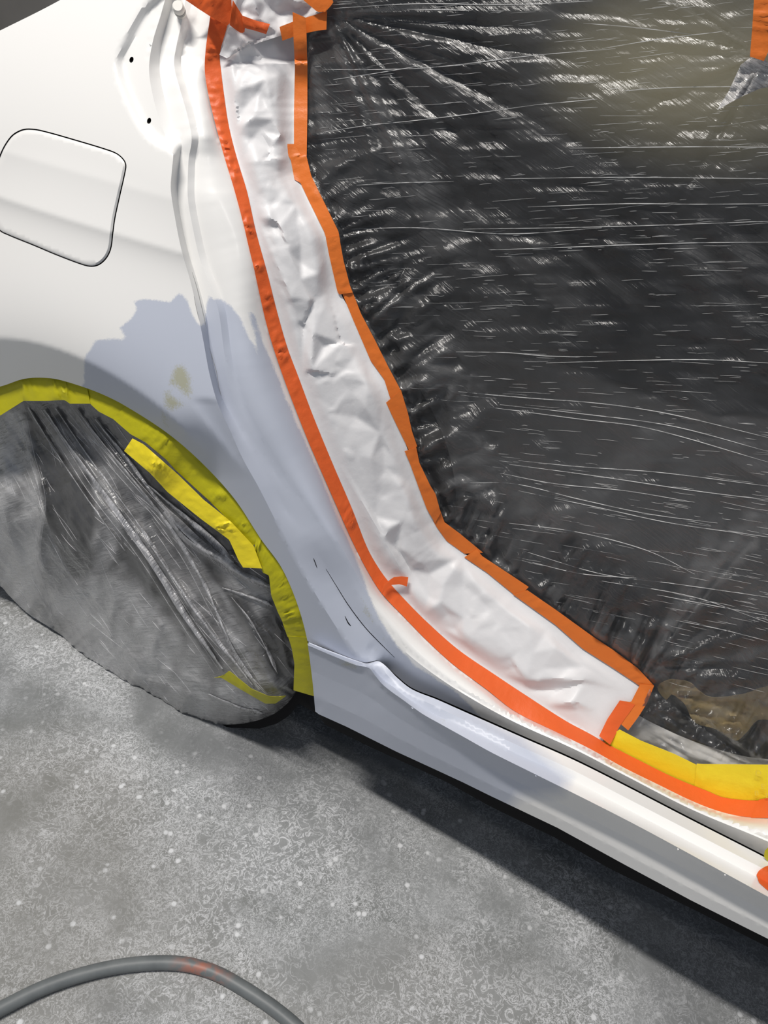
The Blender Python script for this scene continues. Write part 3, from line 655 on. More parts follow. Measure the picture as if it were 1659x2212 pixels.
# ------------------------------------------------------------------ masking film over the door opening
_DT = {}
def facet_field(P, pts, hs, edges=()):
    """piecewise linear height over a Delaunay triangulation: crumpled paper"""
    order = np.argsort(P[:, 0]); xs = P[order, 0]; key = (len(pts), float(pts[0][0]))
    if key not in _DT: _DT[key] = delaunay_2d_cdt([Vector(p) for p in pts], list(edges), [], 0, 1e-3)
    v, e, f, orig, *_ = _DT[key]
    mh = float(np.median(hs)) if edges else 0.; hv = np.array([hs[o[0]] if o else mh for o in orig]); out = np.zeros(len(P)); vv = np.array([tuple(q) for q in v])
    for t in f:
        a, b, c = vv[t[0]], vv[t[1]], vv[t[2]]; den = (b[1]-c[1])*(a[0]-c[0])+(c[0]-b[0])*(a[1]-c[1])
        if abs(den) < 1e-9: continue
        lo = np.searchsorted(xs, min(a[0], b[0], c[0])-1e-6); hi = np.searchsorted(xs, max(a[0], b[0], c[0])+1e-6); ix = order[lo:hi]; p = P[ix]
        l1 = ((b[1]-c[1])*(p[:, 0]-c[0])+(c[0]-b[0])*(p[:, 1]-c[1]))/den; l2 = ((c[1]-a[1])*(p[:, 0]-c[0])+(a[0]-c[0])*(p[:, 1]-c[1]))/den; l3 = 1-l1-l2
        m = (l1 >= -1e-6) & (l2 >= -1e-6) & (l3 >= -1e-6); out[ix[m]] = (l1*hv[t[0]]+l2*hv[t[1]]+l3*hv[t[2]])[m]
    return out
def Yfilm(P, lo=True):
    P = np.asarray(P, float)[:, :2]
    gb = FG2[FG2[:, 0] < 1414]; d, v, arc = sdist(P, gb); d = np.abs(d)
    yb = YB; d2, v2, arc2 = sdist(P, yb); d2 = np.abs(d2)
    w1 = np.exp(-d/55.); w2 = np.exp(-d2/60.)
    Y0 = .135+.0*P[:, 0]
    Y = (Y0*1.0+v*w1*3+v2*w2*3)/(1.0+3*w1+3*w2)
    sg_ = sdist(P, gb)[0]; Y = np.where(d < 4, v, Y)
    # puckers running away from the taped edge
    pk = (np.abs(vnoise(np.c_[arc, arc*0+3], 15, 3))-.35)*.010+(np.abs(vnoise(np.c_[arc+d*.25, d*.06], 27, 5))-.3)*.018
    dens = .35+.65*ss(P[:, 1], 350, 620)
    Y = Y-pk*np.exp(-np.clip(d-4, 0, None)/95.)*ss(d, 0, 14)*dens
    pk2 = (np.abs(vnoise(np.c_[arc2+d2*.2, d2*.05], 21, 8))-.3)*.010
    Y = Y-pk2*np.exp(-d2/70.)*ss(d2, 0, 14)
    # fans of folds pulled from the tape corners
    for (cx, cy, a0, a1, amp, ln, k, sd_) in ((1392, 1442, -75, 12, .016, 430, 9, 11), (712, 28, -12, 78, .013, 520, 8, 12), (1655, 120, 100, 215, .010, 260, 9, 13), (1400, 1530, -50, 60, .012, 260, 8, 14)):
        r = np.hypot(P[:, 0]-cx, P[:, 1]-cy); th = np.degrees(np.arctan2(P[:, 1]-cy, P[:, 0]-cx))
        th = np.where(th < a0-60, th+360, th)
        win = ss(th, a0-6, a0+8)*(1-ss(th, a1-8, a1+6))
        fold = np.abs(vnoise(np.c_[th, th*0+7], k, sd_))+.4*np.abs(vnoise(np.c_[th, r*.01], k*.4, sd_+5))
        Y = Y-amp*(fold-.4)*win*np.clip(r/90, 0, 1)*np.exp(-r/ln)
    # slack folds running down to the right
    q = (P[:, 0]*.50+P[:, 1]*.87)
    Y = Y-.0045*vnoise(np.c_[P[:, 0]*.75-P[:, 1]*.66, q*.22], 46, 21)*ss(P[:, 1], 380, 560)*(1-ss(P[:, 1], 1000, 1250))
    Y = Y-.0020*vnoise(np.c_[P[:, 0]*.25, P[:, 1]+P[:, 0]*-.04], 22, 22)-.0009*vnoise(np.c_[P[:, 0]*.16, P[:, 1]], 9, 23)
    return np.where((sg_ < 2) & (d < 14), v+.0006, Y)
YB = resample(np.array([[1310, 1609, .088], [1340, 1576, .092], [1384, 1600, .092], [1457, 1630, .094], [1506, 1652, .095], [1565, 1651, .1], [1659, 1651, .1], [1760, 1656, .1], [1900, 1690, .1], [2600, 1940, .1]]), 9, False)
def uvworld(me, V, ang, sc=1.):
    uv = me.uv_layers.new(name='UVMap'); V = np.asarray(V); u = V[:, 0]*math.cos(ang)+V[:, 2]*math.sin(ang); v = -V[:, 0]*math.sin(ang)+V[:, 2]*math.cos(ang)
    li = np.zeros(len(me.loops), int); me.loops.foreach_get('vertex_index', li); uv.data.foreach_set('uv', np.c_[u, v][li].ravel()*sc)
gb = [q for q in FG2[:, :2] if q[0] < 1412 and q[1] > -161]
gb = [q-np.array([9., 0]) if q[1] < 900 else q+np.array([-6., 6.]) for q in gb]
Bf = np.vstack([gb, resample(cv((1404, 1486), (1390, 1517), (1345, 1585), (1384, 1612), (1457, 1644), (1506, 1666), (1659, 1668), (1760, 1673), (1900, 1708), (2600, 1956), (2600, -160), (668, -160)), 12, False)[:-1]])
P, F = cdt(Bf, [], [], 6.2)
def wedge(P, c, w0, w1, soft=.5):
    l = resample(c, 10)[:, :2]; d, _, a = sdist(P, l); tot = np.hypot(*np.diff(l, axis=0).T).sum(); t = np.clip(a/tot, 0, 1); w = w0+(w1-w0)*t; w = w*(.85+.25*vnoise(np.c_[a, a*0], 22, len(c)))
    u = d/w; return ss(u, -.5-soft*.4, -.5+soft*.3)*(1-ss(u, .2, .5+soft))*ss(a, -4, 4)*(1-ss(a/tot, .72, 1.0))
Hf = np.zeros(len(P))
for c, w0, w1, k_ in (([(1392, 1440), (1450, 1330), (1520, 1200), (1560, 1100)], 3, 40, .07), ([(1394, 1440), (1500, 1300), (1640, 1130), (1720, 1040)], 3, 80, .10), ([(1396, 1442), (1520, 1370), (1700, 1270)], 3, 60, .05), ([(1400, 1446), (1540, 1420), (1720, 1400)], 4, 44, .06), ([(1388, 1438), (1372, 1380), (1375, 1300)], 3, 30, .05),
        ([(708, 60), (760, 170), (850, 300), (930, 450), (1010, 640)], 8, 120, .055), ([(668, 90), (690, 200), (712, 330), (716, 380)], 14, 36, .06), ([(720, 40), (860, 120), (1000, 200), (1200, 330)], 5, 60, .03), ([(1040, 1240), (1150, 1150), (1300, 1050), (1500, 900)], 6, 90, .04), ([(1000, 450), (1090, 520), (1220, 650), (1300, 760)], 30, 80, .035), ([(1390, 480), (1500, 540), (1640, 620)], 20, 60, .03), ([(1650, 110), (1500, 140), (1280, 230)], 8, 60, .04), ([(1160, 480), (1260, 560), (1420, 690)], 14, 40, .03), ([(1460, 1480), (1560, 1500), (1720, 1500)], 20, 60, .03)):
    Hf = Hf+1.7*k_*wedge(P, c, w0, w1)
dE = np.abs(sdist(P, FG2[FG2[:, 0] < 1414])[0])
band = (1-ss(dE, 50, 250+60*vnoise(P, 60, 55)))*ss(P[:, 1], 480, 620)*(1-ss(P[:, 1], 1150, 1420)*.6)
FKP = []; FKH = []
gsel = FG2[(FG2[:, 1] > 480) & (FG2[:, 0] < 1400)][:, :2]
for q in range(430):
    k_ = int(RNG.integers(1, len(gsel)-1)); tn = gsel[k_]-gsel[k_-1]; tn = tn/(np.hypot(*tn)+1e-9); nn_ = np.array([tn[1], -tn[0]]); dd_ = RNG.uniform(0, 1)**1.3*270
    FKP.append(tuple(gsel[k_]+nn_*dd_+np.array([dd_*.25, -dd_*.1]))); FKH.append(float(RNG.choice([-1, 1])*RNG.uniform(.3, 1)))
FKP += [(500, -200), (2100, -200), (2100, 1800), (500, 1800)]; FKH += [0.]*4
ff = facet_field(P, FKP, FKH)
Hf = Hf+band*(.02+.15*ss(vnoise(P*np.array([.5, 1]), 26, 57), .0, .8))
Hf = Hf+.02*ss(vnoise(P, 150, 58), .0, .7)
Yf_ = Yfilm(P)-band*ss(dE, 6, 26)*.0075*ff
V = at(P, Yf_); me = mesh('masking_film', V, F); uvworld(me, V, -.36); attr(me, 'haze', Hf)
film = link('masking_film', me, M_film)
tag(film, 'clear plastic masking film stretched over the dark door opening', 'plastic film')
# stretch creases in the film: fine raised threads
def threads(name, polys, dfn, rad, mat, parent, off=-.0008):
    V = []; F = []; ls = [resample(L_, 14, len(L_) > 2)[:, :2] for L_ in polys]; al = np.vstack(ls); pp = at(al, dfn(al)+off); o_ = 0
    for l in ls:
        p = pp[o_:o_+len(l)]; o_ += len(l)
        if len(l) < 2: continue
        n0 = len(V); m = len(p); k = 4
        r = rad*np.sin(np.linspace(.12, np.pi-.12, m))**.5
        for i in range(m):
            for q in range(k):
                t_ = math.pi/4+2*math.pi*q/k; V.append(p[i]+[0, r[i]*math.cos(t_), r[i]*math.sin(t_)])
        for i in range(m-1):
            for q in range(k): F.append((n0+i*k+q, n0+i*k+(q+1) % k, n0+(i+1)*k+(q+1) % k, n0+(i+1)*k+q))
    return tag(link(name, mesh(name, V, F), mat, parent, smooth=False), kind='stuff')
big = [cv((700, 285), (800, 270), (880, 262), (1000, 248), (1160, 226)), cv((1160, 226), (1290, 214)), cv((1090, 386), (1350, 383), (1659, 386)), cv((1140, 447), (1350, 440), (1500, 441), (1659, 440)), cv((1000, 495), (1300, 490), (1659, 478)),
       cv((1060, 540), (1250, 533), (1480, 525), (1659, 523)), cv((760, 495), (900, 492), (1100, 505), (1300, 492)), cv((1260, 50), (1380, 60), (1500, 75)), cv((1350, 196), (1450, 189), (1590, 187)), cv((1230, 320), (1500, 317), (1659, 318)),
       cv((985, 760), (1100, 762), (1180, 769), (1290, 770)), cv((1180, 784), (1350, 779), (1520, 777), (1659, 784)), cv((990, 846), (1110, 857), (1220, 866)), cv((1090, 856), (1300, 872), (1450, 895), (1659, 945)), cv((1080, 874), (1250, 893), (1450, 920), (1659, 975)),
       cv((1060, 880), (1250, 905), (1400, 925), (1659, 998)), cv((1120, 995), (1250, 1008), (1420, 1020), (1659, 1050)), cv((1100, 1003), (1300, 1030), (1500, 1060), (1659, 1080)), cv((1080, 1022), (1200, 1045), (1350, 1060), (1500, 1085)), cv((1000, 1043), (1110, 1045), (1250, 1078), (1400, 1110), (1550, 1130)), cv((1120, 1060), (1300, 1098), (1450, 1130), (1659, 1160)),
       cv((1100, 1130), (1250, 1150), (1400, 1190), (1500, 1240)), cv((1130, 1190), (1300, 1240), (1450, 1260), (1659, 1290)), cv((1150, 1215), (1260, 1240), (1400, 1250)), cv((1300, 1255), (1500, 1290), (1659, 1345)), cv((1420, 1285), (1550, 1310), (1659, 1330)), cv((1460, 1340), (1560, 1360), (1659, 1385)), cv((720, 18), (900, 8), (1100, 10), (1280, 2)), cv((880, 20), (1020, 22)), cv((700, 150), (820, 150), (940, 145), (1150, 120), (1330, 105)), cv((720, 172), (800, 160), (920, 140)), cv((1300, 105), (1420, 85), (1560, 68)), cv((770, 400), (860, 395), (980, 392))]
threads('crease', big, lambda p: Yfilm(p), .00042, M_crease, film)
small = []
XY = RNG.uniform([680, 0], [1750, 1480], (1700, 2)); GD = sdist(XY, FG2)[0]; DN = .35+.65*(vnoise(XY, 120, 31) > -.1)
for (x, y), g_, dn in zip(XY, GD, DN):
    if g_ < 12 or RNG.random() > dn: continue
    sl = np.interp(y, [0, 450, 800, 1100, 1400], [-.10, -.06, .03, .16, .24])+RNG.normal(0, .03); ln = RNG.uniform(8, 55)*(1+1.2*(RNG.random() < .12))
    small.append([[x, y], [x+ln*.5, y+sl*ln*.5+RNG.normal(0, .6)], [x+ln, y+sl*ln]])
threads('crease', small, lambda p: Yfilm(p), .00016, M_crease, film)

# places where the film lies doubled in long tapering pleats
M_pleat = film_material('film_pleat', .30, (.62, .60, .59), 1.6, (30, 260, 1), .2, bumps=(.8, 1.))
M_glint = film_material('film_pucker', .50, (.66, .66, .66), 2.6, (90, 500, 1), .14, bumps=(1.4, 1.6))
def pleat(name, c, w0, w1, dfn, mat, parent, off, seed, puck=.002):
    c = resample(c, 6)[:, :2]; n = len(c); d = np.gradient(c, axis=0); d /= np.hypot(*d.T)[:, None]; nn = np.c_[-d[:, 1], d[:, 0]]
    t = np.linspace(0, 1, n); w = (w0+(w1-w0)*t)*(.8+.35*vnoise(np.c_[t*90, t*0], 11, seed))*np.minimum(1, .25+6*(1-t)); m = 5; G = []
    for j in range(m+1): G.append(c+nn*(w*(j/m-.5))[:, None])
    G = np.array(G).transpose(1, 0, 2).reshape(-1, 2); v = np.tile(np.arange(m+1)/m, n)
    y = dfn(G)-off-puck*np.sin(np.pi*v)*(1+vnoise(G, 9, seed+1)); V = at(G, y)
    F = [(i*(m+1)+j, i*(m+1)+j+1, (i+1)*(m+1)+j+1, (i+1)*(m+1)+j) for i in range(n-1) for j in range(m)]
    me = mesh(name, V, F); uvworld(me, V, math.radians(20)*-1); return link(name, me, mat, parent)
threads('seam_gap', [cv((704, 1229), (727, 1266), (752, 1306), (788, 1354), (817, 1385), (852, 1420))], Ycar, .0007, M_black, body, off=-.0001)
threads('chip', [cv((677, 1206), (681, 1215), (685, 1227)), cv((745, 1331), (752, 1345), (758, 1352))], Ycar, .0010, M_black, body, off=-.0001)
threads('groove_line', [cv((415, 588), (425, 620), (436, 665), (446, 710)), cv((419, 640), (424, 665), (430, 690)), cv((452, 752), (467, 800), (474, 840), (478, 855))], Ycar, .0005, M_stopg, body, off=-.0001)
# loose flap of film, doubled over beside the right-hand tape
fp = cv((1640, 118), (1659, 135), (1700, 150), (1700, 180), (1640, 192), (1595, 212), (1549, 238), (1575, 195), (1588, 166), (1600, 140), (1618, 126))
M_flap = film_material('crumpled_film', .9, (.80, .78, .76), 2.4, (20, 420, 1), .16, bumps=(1.3, 1.6))
P, F = cdt(resample(fp, 5, False, True), [], [], 5)
V = at(P, Yfilm(P)-.006-.004*np.abs(vnoise(np.c_[P[:, 0]*.3, P[:, 1]], 7, 41))); me = mesh('film_flap', V, F); uvworld(me, V, -.36)
link('film_flap', me, M_flap, film)

# ------------------------------------------------------------------ white masking paper
paperL = _D2[:, :2]-0; paperR = FG1[:, :2]
def Ypaper(P):
    P = np.asarray(P, float)[:, :2]
    y, sd = family(P, [FD, FD2, FG1, FG2]); e = np.minimum(np.abs(sd[1]), np.abs(sd[2]))
    w = ss(e, 1, 40)*(sd[1] > 0)*(sd[2] < 0)
    w = w*(1-.9*ss(P[:, 0], 1215, 1300)*ss(P[:, 1], 1400, 1500))
    w = w*(1-.9*np.exp(-((P[:, 0]-860)**2+(P[:, 1]-1262)**2)/34.**2))
    return y-.0012-w*PH(P)
# creases read off the paper: chains of (x, y, height in mm)
CR = [[(500, 125, 5), (540, 95, 9), (570, 135, 5)], [(570, 135, 6), (574, 172, 9), (560, 198, 6), (515, 252, 2)], [(574, 172, 9), (634, 152, 3)], [(508, 196, 8), (545, 130, 5)], [(515, 272, 7), (548, 250, 8), (590, 258, 7), (594, 290, 4)], [(515, 290, 7), (528, 268, 8), (545, 300, 3)], [(560, 280, 3), (585, 320, 2), (586, 340, 5)], [(580, 340, 3), (590, 305, 6), (607, 292, 8), (620, 305, 5)],
      [(522, 352, 8), (560, 350, 9), (585, 342, 8), (625, 338, 7)], [(560, 352, 8), (592, 408, 8), (584, 440, 6), (598, 480, 8), (625, 545, 7), (650, 604, 7), (672, 650, 8)], [(534, 400, 7), (560, 470, 8), (600, 560, 6), (628, 640, 8), (655, 702, 2)], [(565, 500, 8), (580, 470, 9), (605, 492, 9)], [(592, 408, 8), (640, 442, 7)], [(706, 540, 9), (688, 590, 7), (678, 648, 5), (676, 720, 8), (672, 800, 9)], [(672, 650, 7), (655, 702, 3), (640, 690, 5)], [(672, 800, 9), (700, 775, 6), (735, 742, 3), (780, 748, 4)], [(672, 800, 9), (730, 812, 5), (790, 825, 8), (828, 832, 5)], [(652, 808, 6), (672, 800, 9)], [(700, 745, 2), (735, 742, 1)],
      [(655, 815, 6), (690, 890, 4), (730, 990, 4)], [(760, 850, 4), (768, 900, 1), (755, 925, 3)], [(790, 880, 7), (820, 935, 4)], [(770, 980, 4), (800, 990, 6), (830, 1010, 3)], [(830, 1165, 8), (838, 1142, 9), (868, 1128, 8), (884, 1080, 8), (898, 1050, 5)], [(868, 1130, 7), (852, 1180, 2)], [(872, 1190, 8), (900, 1190, 9), (905, 1215, 8), (925, 1240, 2), (955, 1265, 7)], [(905, 1215, 8), (890, 1235, 1)], [(925, 1290, 3), (955, 1265, 7), (1000, 1265, 3)],
      [(915, 1325, 8), (950, 1300, 8), (1000, 1335, 6), (1045, 1340, 8), (1062, 1318, 6)], [(1000, 1200, 5), (1022, 1255, 6), (1070, 1300, 6), (1140, 1352, 7)], [(940, 1350, 4), (1000, 1385, 8), (1060, 1420, 7), (1110, 1440, 4)], [(1110, 1400, 7), (1150, 1410, 8), (1170, 1445, 7)], [(1060, 1395, 8), (1100, 1420, 7), (1135, 1470, 9), (1200, 1466, 7), (1262, 1470, 7)], [(1080, 1455, 3), (1140, 1492, -2), (1215, 1488, -1), (1262, 1474, 3)], [(1160, 1530, 3), (1235, 1516, 8), (1290, 1538, 7)], [(1235, 1516, 8), (1250, 1535, 3)], [(1200, 1400, 6), (1262, 1440, 3), (1345, 1490, 7)]]
kp = []; kh = []; KE = []
for c in CR:
    for q, (a, b, hgt) in enumerate(c):
        kp.append((a+.01*len(kp), b)); kh.append(hgt*.001)
        if q: KE.append((len(kp)-2, len(kp)-1))
for _ in range(150):
    i = int(RNG.integers(0, len(_D2)-1)); j = min(len(FG1)-1, int(i*len(FG1)/len(_D2))); f_ = RNG.uniform(.08, .92)
    q = _D2[i][:2]*(1-f_)+FG1[j][:2]*f_
    if min(math.hypot(q[0]-a, q[1]-b) for a, b in kp) > 30: kp.append(tuple(q)); kh.append(float(RNG.uniform(.0015, .0050)))
nk = len(kp)
corners = [(300, -300), (2100, -300), (2100, 2300), (300, 2300)]
kp2 = []; kh2 = []
for _ in range(1500):
    i = int(RNG.integers(0, len(_D2)-1)); j = min(len(FG1)-1, int(i*len(FG1)/len(_D2))); f_ = RNG.uniform(-.1, 1.1)
    q = _D2[i][:2]*(1-f_)+FG1[j][:2]*f_; kp2.append(tuple(q)); kh2.append(float(RNG.uniform(-.0011, .0011)))
def PH(P):
    return PHc[0] if PHc is not None and len(PHc[0]) == len(P) else 0
PHc = None
Bp = np.c_[_D2[:, 0]-6, _D2[:, 1]+2]
Bp = Bp[Bp[:, 0] < 1306]; Bp = Bp[Bp[:, 1] > 30]
rr = FG1[(FG1[:, 1] > 36) & (FG1[:, 0] < 1382)][:, :2]+np.array([6, 0])
Bp = np.vstack([Bp, resample(cv((1300, 1602), (1345, 1540), (1388, 1490)), 8, False), rr[::-1], cv((560, 40))])
P, F = cdt(Bp, [], [], 5)
h1 = facet_field(P, kp+corners, kh+[0.]*4, KE); h2 = facet_field(P, kp2+corners, kh2+[0.]*4)
h = h1*1.5+h2*(.25+.75*(vnoise(P, 70, 51) > .25))
# light smoothing so that the folds are creased but not razor sharp
nb = np.zeros(len(P)); ct = np.zeros(len(P))
for _ in range(1):
    acc = np.zeros(len(P)); ct = np.zeros(len(P))
    for a_, b_ in ((0, 1), (1, 2), (2, 0)):
        np.add.at(acc, F[:, a_], h[F[:, b_]]); np.add.at(ct, F[:, a_], 1); np.add.at(acc, F[:, b_], h[F[:, a_]]); np.add.at(ct, F[:, b_], 1)
    h = .72*h+.28*acc/np.maximum(ct, 1)
PHc = (h,); Yp = Ypaper(P); PHc = None
me = mesh('masking_paper', at(P, Yp), F)
pap = link('masking_paper', me, M_paper, sharp=38); solid(pap, .0002, -1)
tag(pap, 'long crumpled white masking paper strip following the door jamb down to the sill', 'paper')

# upper sheet overlapping the top of the strip
up_b = cv((500, -150), (700, -150), (702, 10), (700, 30), (640, 66), (622, 72), (560, 92), (520, 108), (490, 126), (474, 118), (486, 90), (494, 60), (503, 55), (500, 0))
P, F = cdt(resample(up_b, 6, False, True), [], [], 5)
kq = [(500, 115, 6), (505, 60, 12), (530, 95, 14), (560, 85, 5), (600, 70, 10), (640, 20, 3), (645, 5, 12), (560, 40, 12), (600, 30, 2), (520, 20, 5), (550, 0, 12), (575, 10, 2), (610, -10, 9), (540, -40, 2), (600, -60, 10), (680, 10, 5), (660, 40, 7), (690, -50, 4), (480, 118, 3), (520, -80, 4)]
hh = facet_field(P, [(a, b) for a, b, _ in kq]+corners+[(500, -150), (700, -150)], [c*.001 for *_, c in kq]+[0.]*6)+.0007*vnoise(P, 12, 61)
y, sd = family(P, [FD, FD2, FG1, FG2]); me = mesh('masking_paper', at(P, y-.006-hh), F)
o = link('masking_paper', me, M_paper, sharp=38); solid(o, .0002, -1)
tag(o, 'upper sheet of crumpled white paper lapping over the head of the long strip', 'paper')

# ------------------------------------------------------------------ tapes
def on_jamb(P): return np.minimum(Ycar(P), Ypaper(P)+.0008)
def seg(c, a, b, axis=1):
    c = np.asarray(c)[:, :2]; k = (c[:, axis] >= a) & (c[:, axis] <= b); return c[k]
G_T1 = 'orange tape run between body and paper'
def T(name, left, right, dfn, mat, label, group=None, **k):
    o = ystrip(name, left, right, dfn, mat, **k); tag(o, label, 'masking tape', group); return o
T('masking_tape', seg(_D, 26, 1290), seg(_D2, 40, 1262), on_jamb, M_orange, 'long red-orange tape edging the painted jamb from the top down beside the white paper', wr=.0022, m=6, off=-.0012, seed=3)
T('masking_tape', seg(_D[_D[:, 1] > 1262], 0, 1640, 0), seg(_D2[_D2[:, 1] > 1240], 0, 1650, 0), on_jamb, M_orange, 'long red-orange tape curving along the sill under the paper and the yellow tape', wr=.0006, m=6, off=-.0016, seed=8)
T('masking_tape', [(1622, 1766)]+seg(_D, 1660, 2500, 0).tolist(), [(1640, 1727)]+seg(_D2, 1660, 2500, 0).tolist(), on_jamb, M_orange, 'orange tape lapping the end of the long sill tape at the right edge', wr=.0006, off=-.0022, seed=9)
T('masking_tape', [(824, 1284), (842, 1264), (864, 1262), (879, 1267)], [(830, 1262), (850, 1247), (868, 1245), (882, 1247)], lambda p: Ypaper(p)-.001, M_orange, 'small torn orange tape tab on the white paper beside the sill curve', wr=.0006, off=-.009)
# top cluster
yj = lambda p: np.minimum(Ycar(p), family(p, [FD, FD2, FG1, FG2])[0]-.016)
T('masking_tape', [(398, -2), (430, 20), (455, 36), (490, 56)], [(420, -30), (470, -10), (500, 0), (520, 30)], lambda p: family(p, [FD, FD2, FG1, FG2])[0]-.010, M_orange, 'wide orange tape slanting from the rubber stop into the top cluster', wr=.002, off=-.004, seed=12)
T('masking_tape', [(496, 54), (506, 62), (521, 72), (528, 70), (530, 52)], [(503, 0), (514, 18), (524, 34), (530, 40), (534, 46)], lambda p: family(p, [FD, FD2, FG1, FG2])[0]-.026, M_orange, 'crumpled orange tape piece folded over the paper corner at the top', wr=.003, off=0, seed=13)
T('masking_tape', [(526, 60), (550, 66), (575, 74)], [(522, 33), (552, 44), (583, 52)], lambda p: family(p, [FD, FD2, FG1, FG2])[0]-.027, M_orange, 'short orange tape tail lying across the white paper near the top', wr=.002, off=0, seed=14)
fo = lambda p: family(p, [FD, FD2, FG1, FG2])[0]
T('masking_tape', [(610, 88), (650, 74), (686, 66), (705, 64)], [(604, 58), (640, 44), (680, 32), (706, 24)], lambda p: fo(p)-.020, M_orange2, 'short crosswise orange tape bridging paper and film near the top', wr=.002, off=0, seed=15)
T('masking_tape', [(640, -20), (655, 0), (686, 26), (700, 26)], [(700, -60), (712, -20), (720, 6), (703, 26)], lambda p: fo(p)-.024, M_orange2, 'orange tape slanting off the top edge above the cross of tapes', wr=.002, off=0, seed=16)
# inner row, overlapping torn lengths from the top to the sill
R = [
 ([(632, 26), (634, 80), (637, 145), (635, 241), (635, 362)], [(660, 38), (662, 72), (664, 145), (664, 241), (662, 360)], 'straight vertical amber tape from the tape cross down the film edge'),
 ([(608, 311), (616, 325), (628, 345), (636, 388), (649, 395), (665, 429), (700, 500), (707, 523)], [(636, 311), (650, 336), (661, 333), (672, 379), (687, 410), (731, 500), (735, 520)], 'amber tape with a torn flap at its head where the film edge bends'),
 ([(704, 515), (711, 552), (729, 631), (733, 636)], [(732, 508), (742, 563), (756, 617), (762, 632)], 'short amber tape beside the deep paper fold at mid height'),
 ([(737, 628), (762, 689), (801, 780), (830, 820), (845, 867)], [(756, 617), (780, 678), (809, 733), (838, 791), (863, 838), (872, 862)], 'long amber tape slanting along the film above the notched joint'),
 ([(834, 870), (856, 917), (881, 968), (884, 974)], [(866, 842), (881, 892), (890, 932), (901, 964)], 'amber tape with a square notched head below the long slanting one'),
 ([(874, 975), (885, 1000), (905, 1055), (922, 1100), (940, 1130)], [(899, 966), (906, 1000), (930, 1050), (941, 1068), (952, 1108)], 'amber tape with a raised corner beside the pale paper'),
 ([(936, 1126), (944, 1140), (965, 1169), (1003, 1196)], [(950, 1100), (960, 1128), (991, 1151), (1043, 1194)], 'amber tape rounding the inner bend of the opening'),
 ([(1003, 1204), (1052, 1237), (1106, 1281), (1120, 1292)], [(1030, 1186), (1041, 1201), (1100, 1240), (1142, 1268)], 'short amber tape just past the inner bend'),
 ([(1108, 1284), (1200, 1350), (1258, 1401), (1327, 1445), (1381, 1481)], [(1139, 1275), (1200, 1317), (1276, 1372), (1330, 1408), (1377, 1443), (1413, 1481)], 'long amber tape slanting down along the film to the paper corner'),
]
for i, (a_, b_, lb) in enumerate(R):
    T('masking_tape', a_, b_, (lambda p: fo(p)-.024*(1-ss(p[:, 1], 80, 190))) if i == 0 else fo, M_orange2, lb, off=-.0022-.0006*(i % 3), wr=.0012, seed=20+i, group=None)
T('masking_tape', [(1383, 1478), (1363, 1517), (1339, 1513), (1336, 1560)], [(1413, 1481), (1399, 1517), (1378, 1550), (1357, 1578)], fo, M_orange2, 'wide amber tape closing the lower end of the white paper', off=-.0052, wr=.0012, seed=31)
T('masking_tape', [(1339, 1513), (1312, 1553), (1294, 1590)], [(1372, 1522), (1339, 1568), (1318, 1609)], fo, M_orange, 'short orange tape running from the paper end onto the yellow sill tape', off=-.0060, wr=.0010, seed=32)
# right-hand pieces
T('masking_tape', [(1631, -40), (1625, 60), (1620, 122)], [(1690, -40), (1684, 60), (1650, 132)], lambda p: 0*p[:, 0]+.112, M_orange2, 'vertical orange tape at the upper right over the film', off=0, wr=.002, seed=33)
T('masking_tape', [(1634, 1890), (1640, 1906), (1664, 1927), (1700, 1940)], [(1640, 1880), (1652, 1872), (1700, 1858), (1760, 1850)], Yskirt, M_orange, 'rounded orange tape tab on the white side skirt at the right edge', off=-.002, wr=.001, seed=34)
T('masking_tape', [(1650, 1850), (1655, 1858), (1690, 1880)], [(1652, 1838), (1662, 1828), (1700, 1850)], lambda p: np.full(len(p), .0), M_yellow, 'tiny yellow tape corner on the sill seam at the right edge', off=-.002, wr=.001, seed=35)
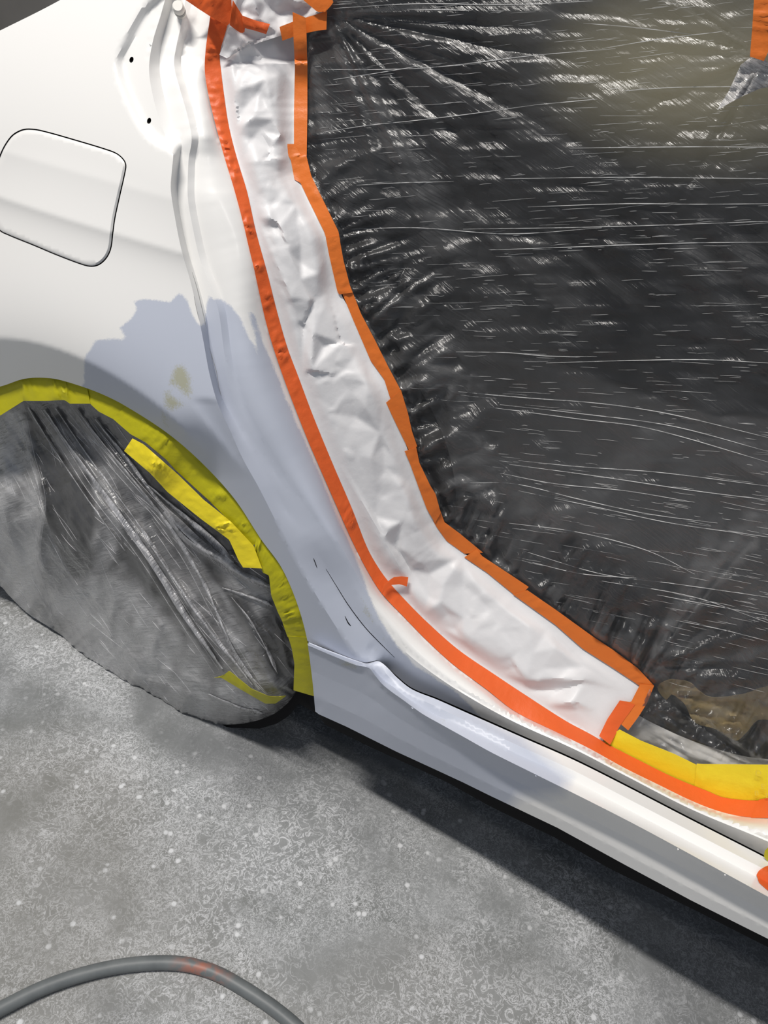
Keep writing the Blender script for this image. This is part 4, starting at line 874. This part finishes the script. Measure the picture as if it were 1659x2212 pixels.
# yellow sill tapes
ysil = lambda p: family(p, [FD2, np.c_[YB[:, :2], YB[:, 2]]])[0]
T('masking_tape', [(1300, 1604), (1312, 1608), (1384, 1645), (1457, 1681), (1520, 1706)], [(1338, 1576), (1346, 1580), (1384, 1600), (1457, 1629), (1510, 1655)], ysil, M_yellow2, 'bright yellow tape on the sill next to the paper end', off=-.0006, wr=.0004, seed=36)
ytape = T('masking_tape', [(1500, 1700), (1529, 1711), (1565, 1725), (1638, 1731), (1760, 1730), (1900, 1752), (2500, 1966)], [(1505, 1650), (1520, 1651), (1565, 1651), (1659, 1652), (1760, 1656), (1900, 1690), (2500, 1904)], ysil, M_yellow2, 'wrinkled yellow tape with faint lettering on the sill at the lower right', off=-.0016, wr=.0032, m=9, seed=37)
M_ink = simple('pale_yellow_print', (.95, .80, .12), .4)
for ch, px_, py_ in (('B', 1629, 1718), ('E', 1643, 1704), ('D', 1631, 1675), ('D', 1653, 1724)):
    fc = bpy.data.curves.new('print', 'FONT'); fc.body = ch; fc.size = .010; fc.extrude = .00005
    to = bpy.data.objects.new('tmp', fc); COL.objects.link(to); bpy.context.view_layer.update()
    mm = bpy.data.meshes.new_from_object(to.evaluated_get(bpy.context.evaluated_depsgraph_get())); bpy.data.objects.remove(to)
    q = np.array([[px_, py_]], float); p0 = at(q, ysil(q)-.0082)[0]
    X = at(q+[1, 0], ysil(q+[1, 0])-.0082)[0]-p0; U = at(q+[0, -1], ysil(q+[0, -1])-.0082)[0]-p0; X /= np.linalg.norm(X); U /= np.linalg.norm(U)
    for v_ in mm.vertices: v_.co = Vector(p0+X*v_.co.x+U*v_.co.y)
    link('printed_letter', mm, M_ink, ytape, smooth=False).matrix_parent_inverse = Matrix.Identity(4)

# ------------------------------------------------------------------ wheel cover film
SIL = cv((-560, 1130), (-420, 1180), (-260, 1215), (-120, 1235), (0, 1266), (18, 1285), (60, 1325), (110, 1357), (140, 1378), (170, 1415), (205, 1452), (250, 1485), (300, 1508), (345, 1528), (378, 1556), (440, 1563), (500, 1565), (550, 1558), (590, 1543), (618, 1522), (636, 1500), (640, 1490))
arcI = np.c_[archR[:, :2], Ycar(archR[:, :2])]
silR = resample(SIL, 7, True); silR = np.c_[silR[:, :2], .094+.0*silR[:, 0]]
FOLDS = [(cv((80, 880), (130, 950), (200, 1060), (300, 1190), (390, 1330), (470, 1450)), .013, 11), (cv((100, 880), (160, 970), (260, 1100), (350, 1220), (450, 1370), (530, 1470)), .010, 7), (cv((150, 880), (230, 985), (330, 1100), (400, 1200), (470, 1330), (560, 1480)), .010, 10),
         (cv((180, 890), (260, 1000), (330, 1080), (430, 1180), (520, 1220)), .012, 9), (cv((360, 1110), (390, 1150), (440, 1190), (540, 1250), (590, 1270)), .012, 12), (cv((50, 880), (70, 980), (95, 1080), (85, 1200), (110, 1270)), .010, 12), (cv((200, 1000), (215, 1120), (190, 1230), (160, 1290)), .006, 14),
         (cv((300, 1080), (320, 1180), (330, 1300)), .006, 10), (cv((110, 1290), (160, 1270), (220, 1255)), .008, 12), (cv((250, 1280), (240, 1350), (250, 1400), (320, 1430)), .006, 9), (cv((350, 1340), (330, 1410), (345, 1440)), .006, 9), (cv((140, 1380), (230, 1430), (330, 1470), (430, 1510), (560, 1545)), .008, 10), (cv((160, 1370), (270, 1420), (400, 1460), (520, 1525)), .006, 9),
         (cv((480, 1160), (520, 1300), (560, 1400), (600, 1480)), .008, 12), (cv((560, 1240), (600, 1360), (630, 1460)), .007, 10), (cv((20, 900), (10, 1000), (20, 1150), (60, 1260)), .008, 16)]
kp3 = [tuple(q) for q in RNG.uniform([-560, 800], [720, 1600], (420, 2))]; kh3 = [float(q) for q in RNG.uniform(-.004, .004, 420)]
def Ybag(P, fold=True):
    P = np.asarray(P, float)[:, :2]
    d1, v1, a1 = sdist(P, arcI); d2, v2, a2 = sdist(P, silR); d1 = np.abs(d1); d2 = np.abs(d2); t = d1/(d1+d2+1e-6)
    Y = v1*(1-t)+.094*t+.022*np.sin(np.pi*np.clip(t*1.25, 0, 1))*(1-t)+.016-.016*t -.055*np.sin(np.pi*t)*ss(t, .2, .7)*ss(d1, 20, 110)
    Y = np.where(d1 < 60, np.maximum(Y, v1+.014-.012*ss(d1, 40, 60)), Y)
    w = ss(d1, 3, 30)
    if fold:
        for c, amp, wd in FOLDS:
            l = resample(c, 9); s, _, ar = sdist(P, l); tot = np.hypot(*np.diff(l, axis=0).T).sum()
            en = ss(ar, -10, tot*.12)*(1-ss(ar, tot*.85, tot+10)); Y = Y-w*amp*en*(1/(1+(np.abs(s)/wd)**2))*.8
        Y = Y-w*facet_field(P, kp3+corners+[(-700, 700), (-700, 1700)], kh3+[0.]*6)*.55
        Y = Y-w*.003*np.abs(vnoise(np.c_[P[:, 0]*.82-P[:, 1]*.57, (P[:, 0]*.57+P[:, 1]*.82)*.16], 9, 71))
        pk = (np.abs(vnoise(np.c_[a2, a2*0], 10, 73))-.3)*.008; Y = Y-pk*np.exp(-d2/40.)
    return Y
ai = archR[:, :2][::-1]
Bb = np.vstack([silR[:, :2], ai[(ai[:, 1] < 1500)]])
P, F = cdt(Bb, [], [], 5)
V = at(P, Ybag(P))
# wrap under the tyre
sb = silR[:, :2]; n0 = len(V); Vs = at(sb, Ybag(sb)); W = []; 
for k_ in (1, 2): W.append(Vs+np.array([0, .05*k_, .012*k_*k_]))
V2 = np.vstack([Vs]+W); m = len(sb); F2 = [(k*m+i, k*m+i+1, (k+1)*m+i+1, (k+1)*m+i) for k in range(2) for i in range(m-1)]
V2[:, 2] = np.maximum(V2[:, 2], .004); V[:, 2] = np.maximum(V[:, 2], .003)
Fall = [tuple(f) for f in F]+[tuple(x+n0 for x in f) for f in F2]; Vall = np.vstack([V, V2])
Hb = np.zeros(len(P))
for pl, k_, sf in ((cv((-560, 860), (0, 880), (50, 875), (72, 960), (92, 1060), (96, 1130), (84, 1200), (100, 1265), (60, 1330), (0, 1270), (-560, 1160)), .30, 14), (cv((92, 1275), (150, 1262), (205, 1230), (260, 1215), (330, 1290), (400, 1360), (470, 1440), (560, 1500), (600, 1540), (430, 1570), (300, 1510), (160, 1400)), .34, 34), (cv((190, 980), (240, 1000), (268, 1060), (262, 1180), (240, 1260), (190, 1240), (205, 1120)), .20, 12), (cv((150, 890), (230, 970), (330, 1080), (430, 1200), (520, 1330), (590, 1440), (610, 1500), (520, 1490), (420, 1350), (300, 1180), (180, 1000)), .14, 18), (cv((430, 1160), (520, 1220), (590, 1290), (560, 1330), (480, 1260)), .22, 20), (cv((440, 1300), (520, 1360), (560, 1440), (630, 1460), (630, 1500), (560, 1520), (480, 1440)), .26, 22), (cv((100, 900), (160, 930), (190, 1010), (170, 1050), (120, 960)), .10, 14), (cv((160, 1390), (300, 1440), (430, 1500), (560, 1520), (560, 1560), (380, 1560), (250, 1500)), .10, 12)):
    Hb = np.maximum(Hb, k_*ss(psdf(P, pl)+9*vnoise(P, 24, 91), -sf*.5, sf))
Hb = 2.1*Hb*(.8+.35*vnoise(P*np.array([1, .55]), 20, 92)); haze = np.r_[Hb, np.full(len(V2), .25)]
me = mesh('wheel_cover_film', Vall, Fall); uvworld(me, Vall, -.95); attr(me, 'haze', haze)
bag = link('wheel_cover_film', me, M_bag)
tag(bag, 'milky clear plastic bag wrapped around the rear wheel under the arch', 'plastic film')
M_crease2 = crease_material('bag_crease', (.8, .8, .82), .75)
rnd = []
for _ in range(230):
    x, y = RNG.uniform(-100, 640), RNG.uniform(880, 1550); q = np.array([[x, y]])
    if not inside(q, Bb)[0]: continue
    a_ = math.radians(RNG.normal(np.interp(x, [0, 200, 600], [75, 52, 46]), 7)); ln = RNG.uniform(20, 95)
    e = [x+ln*math.cos(a_), y+ln*math.sin(a_)]
    if not inside(np.array([e]), Bb)[0]: continue
    rnd.append([[x, y], [(x+e[0])/2+RNG.normal(0, 1.5), (y+e[1])/2+RNG.normal(0, 1.5)], e])
for c, _, _ in FOLDS[:6]:
    c = np.array(c); rnd.append((c+[3, -2]).tolist()); rnd.append((c+[-7, 5]).tolist())
rnd = [r_ for r_ in rnd if inside(np.array(r_)[:, :2], Bb).all()]
threads('crease', rnd, lambda p: Ybag(p), .00035, M_crease2, bag)

M_bpleat = film_material('bag_pleat', .72, (.84, .84, .87), 3.2, (300, 30, 1), .13, bumps=(1.2, 1.5))
M_bveil = film_material('bag_layer', .40, (.66, .655, .65), 1.2, (60, 20, 1), .3, bumps=(.5, 1.))
for i, (c, w0, w1, mt) in enumerate([([(96, 885), (150, 965), (240, 1090), (330, 1215), (400, 1330), (480, 1445)], 5, 22, 0), ([(120, 882), (190, 985), (290, 1120), (370, 1240), (460, 1370), (545, 1480)], 3, 14, 0), ([(60, 880), (110, 960), (190, 1080), (270, 1190)], 3, 7, 0), ([(165, 885), (240, 980), (330, 1090), (400, 1190), (450, 1280), (500, 1400), (560, 1490)], 3, 16, 0),
        ([(205, 905), (280, 1000), (350, 1090), (440, 1180), (540, 1250)], 4, 24, 0), ([(355, 1105), (395, 1160), (450, 1200), (520, 1240), (585, 1268)], 8, 20, 0), ([(310, 1040), (380, 1100), (450, 1160), (505, 1215)], 4, 16, 0), ([(480, 1270), (540, 1290), (590, 1310)], 6, 12, 0), ([(450, 1500), (520, 1530), (570, 1542)], 5, 12, 0), ([(500, 1290), (540, 1340), (575, 1400), (600, 1455)], 4, 12, 0),
]):
    pleat('pleat', c, w0, w1, lambda p: Ybag(p), (M_bpleat, M_bveil)[mt], bag, .0016 if mt == 0 else .0008, 400+i, .0025 if mt == 0 else .0)

# yellow tapes round the arch
def oa(P): 
    d1, v1, _ = sdist(np.asarray(P, float)[:, :2], arcI); return v1+.009-.00015*np.abs(d1)
def archseg(i0, i1): 
    a = archR[:, :2]; k0 = np.argmin(np.hypot(*(a-np.array(i0)).T)); k1 = np.argmin(np.hypot(*(a-np.array(i1)).T)); return a[k0:k1+1]
T('masking_tape', archseg((-400, 985), (52, 818)), [(-380, 1060), (-250, 985), (-100, 930), (0, 898), (22, 884), (54, 864)], oa, M_yellow, 'yellow tape on the wheel arch at the left edge', off=-.0005, wr=.003, seed=40)
T('masking_tape', archseg((46, 820), (190, 838)), [(50, 866), (101, 866), (140, 864), (150, 872), (195, 872)], oa, M_yellow, 'yellow tape at the crown of the wheel arch catching stripes of light', off=-.0012, wr=.005, seed=41)
T('masking_tape', archseg((176, 834), (290, 888)), [(190, 868), (213, 889), (242, 904), (262, 912)], oa, M_yellow, 'short yellow tape between the arch crown and the folded flap', off=-.0006, wr=.003, seed=42)
T('masking_tape', archseg((268, 876), (566, 1166)), [(243, 904), (282, 938), (315, 956), (358, 992), (380, 1016), (450, 1080), (500, 1130), (545, 1180)], oa, M_yellow, 'long yellow tape down the front of the arch beside the grey primer', off=-.0016, wr=.003, m=8, seed=43)
T('masking_tape', [(286, 947), (310, 960), (345, 990), (385, 1026), (440, 1080), (500, 1128), (548, 1180), (566, 1228)], [(268, 974), (325, 1023), (362, 1063), (434, 1121), (495, 1166), (506, 1190), (515, 1210), (525, 1226)], lambda p: oa(p)-.004, M_yellow2, 'second wide yellow tape doubled inside the arch with a torn lower end', off=-.001, wr=.004, m=8, seed=44)
T('masking_tape', archseg((556, 1150), (650, 1335)), [(548, 1190), (568, 1237), (581, 1243), (586, 1287), (600, 1322), (610, 1343)], oa, M_yellow, 'yellow tape with a pinched corner below the doubled strip', off=-.0020, wr=.004, seed=45)
T('masking_tape', archseg((646, 1320), (667, 1402)), [(608, 1335), (612, 1350), (621, 1376), (627, 1378)], oa, M_yellow, 'short yellow tape just above the skirt joint', off=-.0010, wr=.002, seed=46)
T('masking_tape', archseg((663, 1380), (681, 1508)), [(622, 1374), (630, 1400), (636, 1434), (634, 1491)], oa, M_yellow, 'lowest yellow arch tape beside the end of the side skirt', off=-.0016, wr=.003, seed=47)
T('masking_tape', [(462, 1464), (478, 1464), (521, 1490), (573, 1520), (595, 1520), (612, 1508)], [(478, 1462), (495, 1449), (543, 1488), (580, 1504), (600, 1505), (618, 1503)], lambda p: Ybag(p), M_yellow, 'curved yellow tape strip stuck on the lower part of the wheel bag', off=-.019, wr=.0, seed=48)

# ------------------------------------------------------------------ cabin contents
seat.parent = car
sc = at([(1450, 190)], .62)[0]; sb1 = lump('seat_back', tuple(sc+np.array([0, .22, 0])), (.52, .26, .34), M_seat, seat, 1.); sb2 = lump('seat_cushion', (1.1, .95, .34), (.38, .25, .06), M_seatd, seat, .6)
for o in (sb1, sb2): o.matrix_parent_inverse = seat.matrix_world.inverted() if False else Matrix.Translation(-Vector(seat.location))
M_cloth = simple('tan_sheet', (.42, .32, .15), .7, nscale=12, namp=.25)
cl = cv((1420, 1485), (1450, 1468), (1490, 1475), (1530, 1505), (1600, 1500), (1720, 1470), (1720, 1560), (1640, 1555), (1610, 1585), (1590, 1600), (1545, 1575), (1500, 1560), (1478, 1520), (1450, 1500), (1440, 1512))
P, F = cdt(resample(cl, 8, True, True), [], [], 7); hh = .010*np.abs(vnoise(np.c_[P[:, 0]*.5-P[:, 1]*.3, P[:, 1]], 18, 81))+.004*vnoise(P, 9, 82)
o = link('cover_sheet', mesh('cover_sheet', at(P, .175-hh), F), M_cloth); solid(o, .001, -1)
tag(o, 'crumpled tan sheet seen through the film above the yellow sill tape', 'cloth')

# ------------------------------------------------------------------ air hose on the floor
hp = cv((-160, 2290), (-80, 2225), (0, 2180), (96, 2133), (193, 2101), (290, 2083), (386, 2081), (459, 2099), (531, 2138), (604, 2188), (660, 2240), (720, 2330))
hl = resample(hp, 10)[:, :2]; hw = ground(hl, .0095)
def hose_material():
    m, nt, out = new('worn_grey_rubber'); co = objco(nt); n = noise(nt, co, 30, 5, .6)
    c = mixc(nt, n, (.075, .085, .09), (.20, .215, .215))
    # orange overspray left on one short length of the hose
    g = N(nt, 'ShaderNodeTexCoord'); q = ground([(440, 2090)], .0095)[0]
    vd = N(nt, 'ShaderNodeVectorMath', operation='DISTANCE'); L(nt, g.outputs['Object'], vd.inputs[0]); vd.inputs[1].default_value = tuple(q)
    k = math_(nt, 'MULTIPLY', ramp(nt, math_(nt, 'MULTIPLY', vd.outputs['Value'], 20.), [(.0, .9), (1., 0.)]), ramp(nt, noise(nt, co, 60, 3), [(.42, 0.), (.6, 1.)]))
    c = mixc(nt, k, c, (.42, .12, .06))
    p = N(nt, 'ShaderNodeBsdfPrincipled', i={'Roughness': .5}); L(nt, c, p.inputs['Base Color']); L(nt, bump(nt, n, .15, .001), p.inputs['Normal']); L(nt, p.outputs[0], out.inputs[0]); return m
o = tube('air_hose', [tuple(q) for q in hw], .0095, hose_material(), None, 16)
tag(o, 'grey rubber air hose arching across the dusty floor', 'hose')
